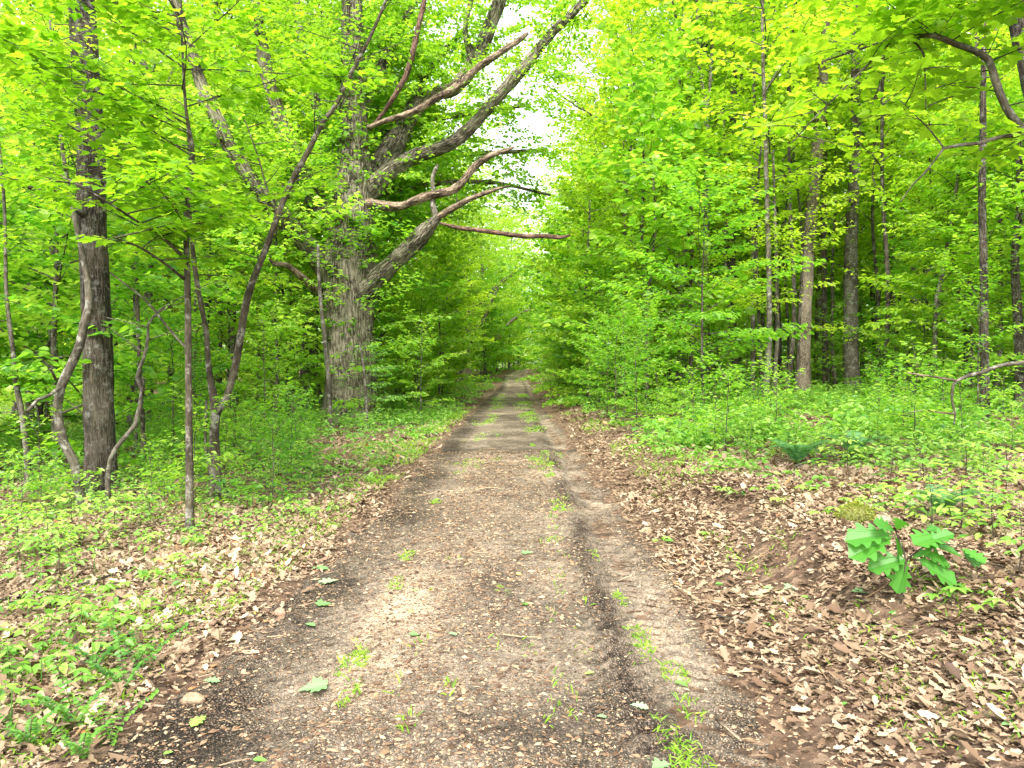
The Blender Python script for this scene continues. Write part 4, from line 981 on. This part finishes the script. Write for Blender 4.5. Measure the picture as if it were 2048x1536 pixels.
def put(kinds, x, y, s, label, group, cat=None):
    src = kinds[prng.randrange(len(kinds))]
    loc = (x, y, float(ground_z(x, y)) - .03)
    if src.name not in used:
        used[src.name] = 1; o = src; o.location = loc; o.scale = (s, s, s); o.rotation_euler = (0, 0, prng.uniform(0, 6.28)); o['label'] = label; o['group'] = group
    else:
        o = dup(src, loc, prng.uniform(0, 6.28), s, label, group)
    return o
def zone(kinds, n, y0, y1, x0, x1, s0, s1, label, group, rad, lo, crown_r, pw=1.0, cond=None, maxpx=None):
    c = 0; tries = 0
    while c < n and tries < n * 60:
        tries += 1
        y = (prng.random() * (y1 ** (1 + pw) - y0 ** (1 + pw)) + y0 ** (1 + pw)) ** (1 / (1 + pw))
        x = prng.uniform(x0, x1)
        if abs(px_of(x, y) - 1024) > 1024 + 1.6 * crown_r / y * F: continue
        if not clear(x, y, rad, lo, crown_r): continue
        if cond and not cond(x, y): continue
        placed.append((x, y, rad)); c += 1
        put(kinds, x, y, prng.uniform(s0, s1), label, group)
    print(group, c)
# tall trees
for x_, y_, s_ in ((-6.5, 36, .8), (-6.8, 45, .85), (-4.6, 52, .8), (10.4, 48, .8), (10.4, 39, .8), (8.4, 72, 1.0), (-6.6, 76, 1.0), (-5.4, 76, 1.15), (9.0, 83, 1.1), (5.4, 64, .85), (-5.0, 66, .85), (-5.6, 96, 1.0), (7.6, 94, 1.0), (-2.6, 112, 1.1), (1.0, 126, 1.2), (-.4, 120, 1.1), (7.5, 104, 1.1), (-6, 86, 1.0), (9.5, 88, 1.0)):
    placed.append((x_, y_, 2.6)); put(FT, x_, y_, s_, 'tall tree', 'distant tall trees' if y_ > 48 else 'tall trees in the wood %s of the track' % ('left' if x_ < 0 else 'right'))
zone(FT, 22, 28, 52, -36, -6.5, .8, 1.15, 'tall tree', 'tall trees in the wood left of the track', 3.4, 5.0, .4, 1)
zone(FT, 30, 31, 54, 5, 38, .75, 1.1, 'tall tree', 'tall trees in the wood right of the track', 3.4, 5.6, .4, 1)
zone(FT, 62, 50, 115, -74, 76, .8, 1.2, 'tall tree', 'distant tall trees', 4.2, 7.0, .4, 1, lambda x, y: not (1050 < px_of(x, y) < 1250))
for x_, y_, s_ in ((-1, 112, 1.2), (.2, 119, 1.2), (1.3, 126, 1.3), (-2.2, 106, 1.1), (2, 133, 1.3), (0, 136, 1.4), (-3, 118, 1.2), (3.5, 138, 1.4), (-1.6, 128, 1.3), (5.5, 118, 1.2), (4.6, 108, 1.1)):
    placed.append((x_, y_, 1.5)); put(UF, x_, y_, s_, 'leafy understory tree', 'distant understory trees')
PT = [make_tree('forest_tree', 'x', 'tree', 141, 17, .085, .42, 3.0, 26, .19, .17, (10, 50), M_grey, M_leaf, BROAD, flat=.5, tint=.6, group='g', sides=8, lean=.05),
      make_tree('forest_tree', 'x', 'tree', 142, 15, .065, .38, 2.7, 24, .18, .16, (5, 50), M_dark, M_leaf, BROAD, flat=.5, tint=.65, group='g', sides=8, lean=.07)]
zone(PT, 34, 19, 44, 3.4, 30, .8, 1.15, 'slender tree', 'slender tall trees right of the track', 1.6, 4.4, .3, .7)
zone(PT, 18, 17, 44, -28, -5, .8, 1.15, 'slender tree', 'slender tall trees left of the track', 1.8, 4.6, .3, .7, lambda x, y: not (390 < px_of(x, y) < 640 and y < 25))
# understory
zone(UF, 14, 30, 60, -6.5, -2.4, .6, 1.1, 'leafy understory tree', 'understory trees left of the track', 1.7, 3.2, .3, .6, lambda x, y: x - road_x(y) > -5.5)
zone(UF, 28, 24, 64, 2.4, 6, .6, 1.2, 'leafy understory tree', 'understory trees on the right bank', 1.7, 3.1, .3, .6, lambda x, y: x - road_x(y) < 5.5)
zone(US, 34, 13, 42, -26, -3.5, .7, 1.2, 'leafy understory tree', 'understory trees left of the track', 2.2, 4.2, 1.3, .8)
zone(US, 34, 16, 46, 2.5, 30, .7, 1.25, 'leafy understory tree', 'understory trees on the right bank', 2.0, 4.2, 2.0, .8)
zone(UF, 80, 44, 105, -56, 60, .9, 1.6, 'leafy understory tree', 'distant understory trees', 2.6, 2.8, .4, 1)
zone(UF, 22, 92, 128, -14, 16, .8, 1.4, 'leafy understory tree', 'distant understory trees', 1.8, 2.4, .1, 1)
zone(UF, 22, 30, 48, 5, 34, 1.3, 1.7, 'leafy understory tree', 'understory trees on the right bank', 2.6, 4.0, .8, .8, lambda x, y: px_of(x, y) > 1440)
zone(UF, 12, 28, 48, -30, -7, 1.3, 1.7, 'leafy understory tree', 'understory trees left of the track', 2.6, 4.0, .8, .8)
# saplings
zone(SH[2:], 52, 8.5, 20, 2.9, 13, .45, .95, 'small leafy sapling', 'small saplings on the right bank', .55, 2.9, .2, .7)
zone(SH[2:], 34, 8.5, 20, -13, -2.6, .45, .95, 'small leafy sapling', 'small saplings left of the track', .6, 2.7, .2, .7)
zone(SH, 40, 11, 44, -22, -2.8, .6, 1.2, 'small leafy sapling', 'small saplings left of the track', 1.0, 2.8, .6, .8)
zone(SH, 74, 14, 52, 2.4, 22, .6, 1.25, 'small leafy sapling', 'small saplings on the right bank', .9, 2.5, .5, .7)

# the far wood that closes every gap
L = Leaves(); Wf = Buf(); rf = np.random.default_rng(77)
ncl = 6000
th = rf.uniform(-.8, .8, ncl) ; rad_ = rf.uniform(128, 155, ncl)
cx, cy = np.sin(th) * rad_, np.cos(th) * rad_; cz = rf.uniform(0, 1, ncl) ** 1.1 * 28
open_ = (np.abs(px_of(cx, cy) - 1150) < 60) & (cz > 20)
cx, cy, cz = cx[~open_], cy[~open_], cz[~open_]
k = 48; N = len(cx) * k
pp = np.repeat(np.stack([cx, cy, cz + ground_z(cx, cy)], -1), k, 0) + rf.normal(0, 1, (N, 3)) * [1.7, 1.7, 1.0]
az = rf.uniform(0, 6.28, N)
L.add(pp, np.stack([np.cos(az), np.sin(az), rf.normal(-.2, .3, N)], -1), UP + rf.normal(0, .6, (N, 3)), rf.uniform(.35, .7, N), np.clip(np.repeat(rf.normal(.6, .15, len(cx)), k) + rf.normal(0, .15, N), 0, 1))
L.stamp(Wf, SIMPLE)
tag(link('distant_forest', Wf.mesh('distant_forest', M_leaf)), 'hazy green mass of far-off trees closing the wood', 'forest', kind='stuff')

# ------------------------------------------------------------------ small things on the ground
def local(bufs, base):
    for b_ in bufs: b_.V = [v - np.asarray(base, np.float32) for v in b_.V]
def small_plant(name, kind, seed):
    rng = np.random.default_rng(seed); root = thing(name, 'x', 'plant', group='g'); Wb = Buf(); L = Leaves()
    if kind == 'palmate':      # whorls of five leaflets on thin stems
        for q in range(3):
            hx, hy = rng.normal(0, .05, 2); hh = rng.uniform(.07, .17)
            tube(Wb, spline([(0, 0, -.02, .0018), (hx * .4, hy * .4, hh * .6, .0014), (hx, hy, hh, .0008)], .03), 4, cap=False)
            nl = 5; az = rng.uniform(0, 6.28) + np.arange(nl) * 2 * np.pi / nl + rng.normal(0, .12, nl)
            L.add(np.tile((hx, hy, hh), (nl, 1)), np.stack([np.cos(az), np.sin(az), np.full(nl, -.12)], -1), UP + rng.normal(0, .15, (nl, 3)), rng.uniform(.05, .085, nl), rng.uniform(.5, .9, nl))
        T = OVAL
    elif kind == 'sprig':      # arching sprig, paired round leaves
        for q in range(4):
            az = rng.uniform(0, 6.28); d = np.array((math.cos(az) * .5, math.sin(az) * .5, 1.0)); ln = rng.uniform(.16, .32)
            st = spline([(0, 0, -.02, .0018), (*(d * ln * .5), .0014), (*(d * ln + np.array((math.cos(az), math.sin(az), -.3)) * ln * .25), .0007)], .02)
            tube(Wb, st, 4, cap=False); m = len(st)
            ii = np.arange(2, m); n_ = len(ii)
            for sg in (-1, 1):
                a_ = az + sg * rng.uniform(1.0, 1.6, n_)
                L.add(st[ii, :3], np.stack([np.cos(a_), np.sin(a_), rng.normal(-.05, .15, n_)], -1), UP + rng.normal(0, .2, (n_, 3)), rng.uniform(.022, .036, n_), rng.uniform(.1, .5, n_))
        T = (OVAL[0] * np.array([1.45, 1, 1]), OVAL[1])
    else:                      # small woody seedling, flat layers
        tube(Wb, spline([(0, 0, -.03, .004), (.02, .01, .2, .003), (.01, .03, .42, .0015)], .05), 5, cap=False)
        for q in range(7):
            az = q * 2.4 + rng.normal(0, .3); f = .12 + .3 * q / 7
            spray(L, Wb, np.array((.015, .015, f)), (math.cos(az), math.sin(az), .35), .26, rng, .062, .05, .0018, .2, .1, .5, .07, .1, 3, True, .05, .75)
        T = OVAL
    link('stem', Wb.mesh(name + '_stem', M_brown, True), root)
    C = Buf(); L.stamp(C, T); link('leaves', C.mesh(name + '_leaves', M_low), root)
    return root
PL = {'p': [small_plant('palmate_seedling', 'palmate', 1), small_plant('palmate_seedling', 'palmate', 2)],
      's': [small_plant('round_leaved_sprig', 'sprig', 3), small_plant('round_leaved_sprig', 'sprig', 4)],
      'w': [small_plant('beech_seedling', 'woody', 5), small_plant('beech_seedling', 'woody', 6)]}
LAB = {'p': 'pale green seedling with palmate whorls of leaflets', 's': 'low sprig with small round paired leaves', 'w': 'small woody seedling with flat layers of leaves'}
def plant(k, px, py, sc_=1.0):
    g_ = on_ground(px, py)
    put(PL[k], g_[0], g_[1], sc_, LAB[k], {'p': 'palmate seedlings in the dry leaves', 's': 'round leaved sprigs in the dry leaves', 'w': 'small woody seedlings on the verges'}[k])
for k, px, py, s_ in (('p', 40, 1320, 1.1), ('p', 207, 1262, 1.2), ('p', 165, 1250, 1), ('p', 232, 1190, 1.1), ('p', 295, 1160, 1.1), ('p', 272, 1312, 1), ('p', 330, 1125, 1), ('p', 95, 1215, 1.1), ('p', 60, 1235, 1), ('p', 360, 1135, 1), ('p', 400, 1100, 1), ('p', 165, 1385, .9), ('p', 520, 1080, 1), ('p', 470, 1055, 1),
        ('s', 150, 1450, 1.1), ('s', 250, 1380, 1), ('s', 20, 1370, 1), ('s', 60, 1490, .9), ('s', 215, 1490, .8), ('s', 165, 1510, .8), ('s', 285, 1345, .9), ('s', 190, 1340, 1),
        ('w', 90, 1110, 1.2), ('w', 150, 1085, 1.3), ('w', 40, 1120, 1.2), ('w', 230, 1070, 1.2), ('w', 300, 1050, 1.1), ('w', 120, 1150, 1.0), ('w', 190, 1025, 1.3), ('w', 330, 1000, 1.2), ('w', 560, 960, 1.1), ('w', 480, 980, 1.1), ('w', 600, 920, 1.2),
        ('p', 1545, 1000, 1.2), ('p', 1600, 985, 1.2), ('p', 1570, 1010, 1.1), ('w', 1860, 1080, 1.2), ('w', 1920, 1065, 1.3), ('w', 1990, 1080, 1.2), ('w', 2035, 1150, 1.1), ('w', 1700, 960, 1.2), ('w', 1780, 985, 1.2), ('w', 1640, 925, 1.2), ('w', 1850, 960, 1.3), ('w', 1930, 960, 1.3), ('w', 2010, 985, 1.4), ('w', 1960, 1020, 1.2), ('w', 1740, 1040, .8), ('w', 1500, 900, 1.2), ('w', 1440, 880, 1.2), ('w', 1560, 880, 1.3),
        ('p', 1900, 1215, .9), ('p', 1940, 1200, .9), ('p', 1985, 1235, .8), ('p', 1420, 1075, .8), ('p', 1330, 1090, .7), ('p', 1400, 960, 1), ('p', 1450, 985, 1), ('p', 1350, 930, 1), ('p', 1810, 1020, 1.1), ('p', 1880, 1010, 1.1), ('p', 1700, 1010, 1), ('p', 1660, 1045, 1)):
    plant(k, px, py, s_)

# oak seedling with big lobed leaves
g_ = on_ground(1800, 1215)
h = Hero('oak_seedling', 'oak seedling with a few big lobed bright green leaves at the lower right', 'plant', g_, g_[1], 5)
Ys = float(g_[1])
h.wood('stem', M_brown, [(1800, 1222, 5), (1806, 1170, 4), (1812, 1120, 4), (1800, 1085, 3), (1790, 1060, 2)], 6)
h.wood('stem', M_brown, [(1812, 1120, 4), (1840, 1098, 3), (1880, 1088, 2), (1925, 1092, 2)], 5)
L = Leaves()
for bx, by, tx, ty, dz, sz in ((1788, 1068, 1702, 1068, .03, 1), (1788, 1072, 1708, 1100, -.05, 1), (1790, 1070, 1812, 1128, -.12, .95), (1815, 1120, 1790, 1178, -.13, 1.1), (1818, 1118, 1745, 1128, -.02, .8), (1828, 1115, 1915, 1155, -.05, 1), (1832, 1104, 1900, 1118, .0, .9), (1850, 1085, 1925, 1098, .02, .9), (1850, 1085, 1900, 1062, .06, .8), (1790, 1062, 1760, 1042, .08, .7), (1792, 1060, 1806, 1035, .12, .6), (1822, 1118, 1850, 1100, .1, .6)):
    a0, a1 = P(bx, by, Ys), P(tx, ty, Ys - .03 + (hash(bx * ty) % 7 - 3) * .02)
    L.add(a0[None], (a1 - a0)[None], np.array([[.5 * (tx - bx) / 100, -.62 + .35 * math.sin(bx + ty), 1.0]]), np.array([np.linalg.norm(a1 - a0) * 1.1]), np.array([.35 + .3 * sz]))
for q_ in range(9):
    bx, by = 1850 + (q_ * 37) % 75, 1062 + (q_ * 23) % 50; tx, ty = bx + (-1) ** q_ * (30 + q_ * 2), by - 10 + (q_ * 17) % 36
    a0, a1 = P(bx, by, Ys + .03), P(tx, ty, Ys + .06 - .02 * q_)
    L.add(a0[None], (a1 - a0)[None], np.array([[.1, -.5, 1.0]]), np.array([np.linalg.norm(a1 - a0) * 1.1]), np.array([.4 + .06 * q_]))
for bx, by in ((1912, 1170), (1900, 1192), (1955, 1188), (1940, 1207), (1775, 1225)):
    a0 = P(bx, by, Ys - .05); L.add(a0[None], np.array([[1, -.2, .05]]), np.array([[0, -.3, 1.0]]), np.array([.075]), np.array([.8]))
C = Buf(); L.stamp(C, halves([(.03, .10), (.10, .17), (.17, .19), (.13, .25), (.12, .31), (.22, .35), (.30, .40), (.29, .45), (.19, .47), (.17, .52), (.27, .57), (.36, .64), (.36, .70), (.24, .70), (.20, .74), (.25, .80), (.26, .87), (.17, .90), (.08, .96)], .18, .22)); local([C], g_)
link('leaves', C.mesh('oak_seedling_leaves', M_lobed), h.root)

# ferns
def fern(px, py, size, label, seed, nf=11):
    g_ = on_ground(px, py); rng = np.random.default_rng(seed)
    root = thing('fern', label, 'fern', g_, 'dark green ferns on the right bank')
    b_ = Buf(); L = Leaves()
    for q in range(nf):
        az = q / nf * 6.28 + rng.normal(0, .2); ln = size * rng.uniform(.75, 1.15); n_ = 26
        s_ = np.linspace(0, 1, n_); rr = ln * s_ * (.45 + .25 * s_); zz = ln * (.95 * s_ - .62 * s_ ** 2.2)
        ax = np.stack([np.cos(az) * rr, np.sin(az) * rr, zz], -1)
        tube(b_, np.hstack([ax, np.linspace(.0025, .0008, n_)[:, None]]), 4, cap=False)
        tn = norm(np.gradient(ax, axis=0)); sd_ = np.array((-math.sin(az), math.cos(az), 0))
        pl = ln * .17 * np.sin(np.pi * np.clip(s_ * .9 + .12, 0, 1)) ** .7
        for sg in (-1, 1):
            L.add(ax[3:], (tn * .25 + sd_ * sg)[3:], (np.cross(tn, sd_) * -1 * np.sign(-1) + rng.normal(0, .12, (n_, 3)))[3:], pl[3:], np.clip(rng.normal(.5, .25, n_ - 3), 0, 1))
    link('stems', b_.mesh('fern_stems', M_grass, True), root)
    C = Buf(); L.stamp(C, (np.array([(0, 0, 0), (.10, .3, .03), (0, 1, -.08), (-.10, .3, .03)], float), SIMPLE[1])); link('fronds', C.mesh('fern_fronds', M_fern), root)
fern(1595, 930, .75, 'dark green fern arching above the long grey stick', 1)
fern(1705, 915, .8, 'widest dark green fern, right of the first along the bank', 2, 13)
fern(1885, 1035, .55, 'dark narrow fern behind the oak seedling', 3)
fern(1525, 850, .4, 'small fern near the foot of the pale scaly trunk', 4, 8)

# fallen green leaves
PALE = (OAKL, M_pale); GRN = (OAKL, M_green1); ROUND = (OVAL, M_green1); MPL = (MAPLE, M_pale)
for px, py, wpx, T, rot, lab in (
    (640, 1135, 34, PALE, 20, 'pale lobed fallen leaf farthest up the left edge of the track'),
    (655, 1163, 40, PALE, 200, 'big pale lobed fallen leaf just below the farthest one at the left edge'),
    (650, 1205, 30, MPL, 40, 'bluish white fallen leaf on the left edge of the track'),
    (620, 1243, 22, PALE, 350, 'small pale fallen leaf lying in dark soil at the left edge'),
    (422, 1362, 32, PALE, 10, 'whitish fallen leaf on the dark soil left of the track'),
    (398, 1445, 40, GRN, 250, 'green deeply lobed fallen leaf right of the tan stone'),
    (624, 1376, 52, MPL, 190, 'large pale spiky fallen leaf on the bare dirt'),
    (337, 1512, 22, ROUND, 60, 'small round green fallen leaf at the bottom left of the track'),
    (520, 1510, 28, ROUND, 5, 'narrow green fallen leaf in the left wheel track'),
    (1050, 1103, 34, PALE, 170, 'ribbed pale green fallen leaf in the middle of the track'),
    (1050, 1210, 24, GRN, 100, 'crumpled green fallen leaf in the middle of the track'),
    (830, 1270, 18, MPL, 10, 'small white fallen leaf on the tan gravel strip'),
    (905, 1272, 18, PALE, 350, 'small yellowish fallen leaf beside the white one'),
    (1278, 1416, 36, PALE, 345, 'bluish white fallen leaf between the wheel tracks'),
    (1203, 1437, 20, PALE, 0, 'thin pale fallen leaf left of the bluish white one'),
    (1362, 1363, 26, ROUND, 330, 'glossy green fallen leaf at the edge of the right rut'),
    (1312, 1528, 66, PALE, 190, 'large pale ribbed fallen leaf cut by the bottom edge'),
    (1178, 1348, 18, ROUND, 180, 'small green fallen leaf on dark dirt in the middle'),
    (1340, 1085, 30, GRN, 30, 'green fallen leaf on a mossy lump right of the track'),
    (1412, 1067, 28, ROUND, 120, 'bright round green leaf lying on the right verge'),
    (1440, 1172, 20, ROUND, 20, 'green fallen leaf in the dry leaves right of the rut'),
    (1578, 1182, 30, MPL, 200, 'pale blue green fallen leaf on the right verge'),
    (1537, 1180, 22, PALE, 160, 'pale fallen leaf left of the blue green one'),
    (1615, 1200, 24, ROUND, 350, 'dark green fallen leaf below the blue green one'),
    (1724, 1187, 48, PALE, 10, 'big pale lobed fallen leaf beside the oak seedling'),
    (1796, 1281, 26, ROUND, 15, 'green fallen leaf below the oak seedling'),
    (1865, 1382, 40, GRN, 160, 'dark green oval fallen leaf on the tan litter'),
    (1536, 1253, 20, GRN, 340, 'small yellow green fallen leaf right of the rut'),
    (1690, 1417, 22, GRN, 20, 'yellow green crumpled fallen leaf on the tan litter'),
    (1862, 1493, 22, ROUND, 320, 'small green fallen leaf near the bottom right'),
    (2020, 1458, 34, MPL, 180, 'white backed fallen leaf at the right edge')):
    g_ = on_ground(px, py); z_ = float(surf_z(np.array(g_[0]), np.array(g_[1]))) + .016
    ln = wpx / F * g_[1] * 1.05
    b_ = Buf(); L = Leaves(); a_ = R(rot)
    L.add(np.array([[0, 0, 0]]) - np.array([[math.cos(a_), math.sin(a_), 0]]) * ln / 2, np.array([[math.cos(a_), math.sin(a_), .03]]), np.array([[.05, -.12, 1.0]]), np.array([ln]), np.array([(px % 10) / 10]))
    L.stamp(b_, T[0]); o = link('fallen_leaf', b_.mesh('fallen_leaf', T[1]), None, (g_[0], g_[1], z_)); tag(o, lab, 'leaf', 'green leaves fallen on and beside the track')

# stones, acorns, sticks
def stone(px, py, wpx, label, mat=M_stone, seed=1, flat_=.6, cat='stone', name='stone', group=None):
    g_ = on_ground(px, py); r_ = wpx / 2 / F * g_[1]; z_ = float(surf_z(np.array(g_[0]), np.array(g_[1])))
    nth, nph = 18, 11; th = np.linspace(0, 2 * np.pi, nth, endpoint=False); ph = np.linspace(.06, np.pi - .06, nph)
    PH, TH = np.meshgrid(ph, th, indexing='ij')
    d = np.stack([np.sin(PH) * np.cos(TH), np.sin(PH) * np.sin(TH), np.cos(PH)], -1)
    rr = 1 + .45 * (fbm(d[..., 0] * 1.6 + seed * 5, d[..., 1] * 1.6 + d[..., 2] * 1.3, seed) - .5) + .12 * (fbm(d[..., 0] * 6, d[..., 1] * 6 + d[..., 2] * 5, seed + 3) - .5)
    V = (d * rr[..., None] * np.array([r_, r_ * .75, r_ * flat_])).reshape(-1, 3)
    i, j = np.meshgrid(np.arange(nph - 1), np.arange(nth), indexing='ij'); a_ = i * nth + j; b2 = i * nth + (j + 1) % nth
    b_ = Buf(); b_.add(V, [np.stack([a_, a_ + nth, b2 + nth, b2], -1).reshape(-1, 4), np.array([np.arange(nth)]), np.array([np.arange(nth)[::-1] + (nph - 1) * nth])])
    tag(link(name, b_.mesh(name, mat, False), None, (g_[0], g_[1], z_ + r_ * flat_ * .45)), label, cat, group)
    return g_, r_
stone(385, 1405, 46, 'tan angular stone lying in the dry leaves at the left edge of the track', seed=2, flat_=.6)
stone(560, 1228, 22, 'small upright reddish stone at the left edge of the track', plain_mat('reddish_stone', (.22, .11, .07), (.42, .24, .16), 40), 3, 1.0)
gs, rs_ = stone(1762, 1048, 44, 'pale stone half buried beside the moss clump on the right bank', plain_mat('pale_stone', (.22, .16, .11), (.38, .31, .23), 30), 4, .55)
M_nut = plain_mat('yellow_husk', (.50, .32, .07), (.70, .50, .16), 60)
for px, py, w_, lab in ((1037, 1149, 11, 'yellow oval nut husk in the middle of the track'), (822, 1218, 11, 'yellow nut husk on the tan gravel strip'), (513, 1226, 12, 'yellow husk beside the small reddish stone')):
    stone(px, py, w_, lab, M_nut, 5, .6, 'nut husk', 'nut_husk', 'yellow nut husks')
# moss clump: a mound thick with tiny leaves
g_, r_ = stone(1712, 1045, 74, 'mound of yellow green and rusty moss on the right bank', plain_mat('moss_cushion', (.05, .06, .012), (.16, .17, .03), 60), 6, .6, 'moss', 'moss_clump')
mc = bpy.data.objects['moss_clump']; L = Leaves(); n_ = 2600; rq = np.random.default_rng(3)
me_ = mc.data; vv = np.array([v.co[:] for v in me_.vertices]); ii = rq.integers(0, len(vv), n_)
pp = vv[ii] * rq.uniform(.97, 1.05, (n_, 1)) + rq.normal(0, r_ * .07, (n_, 3)); L.add(pp, norm(pp) + rq.normal(0, .6, (n_, 3)), UP + rq.normal(0, .8, (n_, 3)), rq.uniform(.010, .022, n_), np.clip(.25 + .9 * fbm(pp[:, 0] * 14, pp[:, 1] * 14 + pp[:, 2] * 14, 9) - .2 + rq.normal(0, .1, n_), 0, 1))
b_ = Buf(); L.stamp(b_, SIMPLE); link('moss_fronds', b_.mesh('moss_fronds', M_moss), mc)

def stick(label, pts_, wpx, mat, twig=None, lift=.02):
    rows = []
    for i_, (px, py) in enumerate(pts_):
        g_ = on_ground(px, py); k_ = 1 - .5 * i_ / len(pts_)
        rows.append((g_[0], g_[1], lift + .012 * math.sin(i_ * 2.1 + px), wpx / 2 / F * g_[1] * k_))
    o = fallen('stick', label, rows, mat, 6, 'fallen sticks lying on the ground', 'stick')
stick('long grey stick lying along the right bank below the ferns', [(1590, 945), (1625, 930), (1660, 920), (1720, 917), (1780, 913), (1845, 907)], 5, M_grey, lift=.07)
stick('dark forked-looking stick lying across the leaves at the left', [(130, 1178), (170, 1174), (205, 1165), (240, 1150), (268, 1138)], 5, M_dark)
stick('straight tan stick pointing up the slope at the lower left', [(190, 1322), (235, 1305), (280, 1290)], 4, M_dead)
stick('thin tan stick above the heap of dry leaves', [(310, 1268), (345, 1252), (385, 1236)], 5, M_dead)
stick('grey stick at the foot of the forked sapling', [(325, 988), (350, 975), (378, 968)], 5, M_grey)
stick('dark stick at the left edge', [(-5, 1212), (30, 1202), (75, 1196)], 8, M_dark)
stick('tan barkless stick in the right rut near the bottom', [(1432, 1446), (1455, 1466), (1484, 1490)], 8, M_dead)
stick('short tan stick low in the middle of the track', [(917, 1428), (938, 1433), (958, 1434)], 6, M_dead)
stick('short slanting twig in the middle of the track', [(1010, 1345), (1020, 1336), (1032, 1326)], 4, M_dead)
stick('thin white twig near the tan gravel strip', [(902, 1092), (915, 1097), (928, 1103)], 4, M_dead)
stick('curved dead twig right of the rut', [(1433, 1240), (1470, 1250), (1500, 1262), (1530, 1268)], 4, M_grey)
stick('thin twig at the edge of the litter on the right', [(1480, 1312), (1500, 1304), (1515, 1296)], 4, M_dead)
stick('dark stick low on the left verge in front of the big trunk', [(440, 960), (455, 985), (470, 1000)], 5, M_dark)
stick('broken branch lying by the dark patch in the track', [(1085, 795), (1105, 790), (1125, 796)], 6, M_dead, lift=.06)

# ------------------------------------------------------------------ each repeat gets the words that single it out
MARKS_T = [('the left edge', 10), ('the dark furrowed trunk', 195), ('the maple sapling', 378), ('the forked sapling', 500), ('the huge oak', 700), ('the second oak', 900), ('the bend of the track', 1050), ('the sky gap', 1170), ('the twin pale stems', 1300), ('the twin pale tree', 1410), ('the half hidden dark trunk', 1465), ('the pale scaly trunk', 1610), ('the dark grey forking trunk', 1705), ('the leaning pale stem', 1880), ('the slim black trunk', 1968), ('the right edge', 2048)]
MARKS_G = [('the left edge', 0), ('the dark furrowed trunk', 200), ('the maple sapling', 378), ('the left verge', 560), ('the right verge', 1400), ('the long grey stick', 1620), ('the oak seedling', 1800), ('the right edge', 2040)]
ORD = ['nearest', 'second nearest', 'third nearest', 'fourth nearest', 'fifth nearest', 'sixth nearest', 'seventh nearest', 'eighth nearest', 'ninth nearest', 'tenth nearest', 'eleventh nearest', 'twelfth nearest', 'thirteenth nearest', 'fourteenth nearest', 'fifteenth nearest', 'sixteenth nearest', 'seventeenth nearest', 'farthest']
bark_word = {'grey_smooth_bark': 'grey', 'dark_furrowed_bark': 'dark', 'brown_young_bark': 'brown'}
bucket = {}
for o in list(sc.objects):
    gp = o.get('group', '')
    if o.parent or o.type != 'EMPTY': continue
    if not any(k_ in gp for k_ in ('tall trees', 'slender tall', 'understory trees', 'small saplings', 'seedlings', 'sprigs')): continue
    x_, y_, z_ = o.location; px = px_of(x_, y_)
    low = 'seedling' in gp or 'sprigs' in gp
    mk = min(MARKS_G if low else MARKS_T, key=lambda m_: abs(m_[1] - px))
    rel = 'near' if low else ('left of' if px < mk[1] - 25 else 'right of' if px > mk[1] + 25 else 'behind')
    if 'edge' in mk[0] and not low: rel = 'by'
    if low: desc = o['label']
    else:
        st = [c for c in o.children if c.name.startswith('trunk')][0]
        desc = f"{bark_word[st.data.materials[0].name]} stemmed " + o['label'].replace('leafy understory tree', 'leafy layered tree')
        if 'distant' in gp: desc = 'distant ' + desc
    bucket.setdefault((desc, rel, mk[0]), []).append((y_, px, o))
for (desc, rel, mk), lst in bucket.items():
    lst.sort(key=lambda q: q[0])
    for i_, (_, _, o) in enumerate(lst):
        o['label'] = desc + ' ' + rel + ' ' + mk + ('' if len(lst) == 1 else ', ' + ORD[min(i_, 17)])
        if len(o['label'].split()) > 16: o['label'] = o['label'].replace(' with small round paired leaves', ' with round leaves').replace(' with palmate whorls of leaflets', ' with whorled leaflets').replace(' with flat layers of leaves', '')
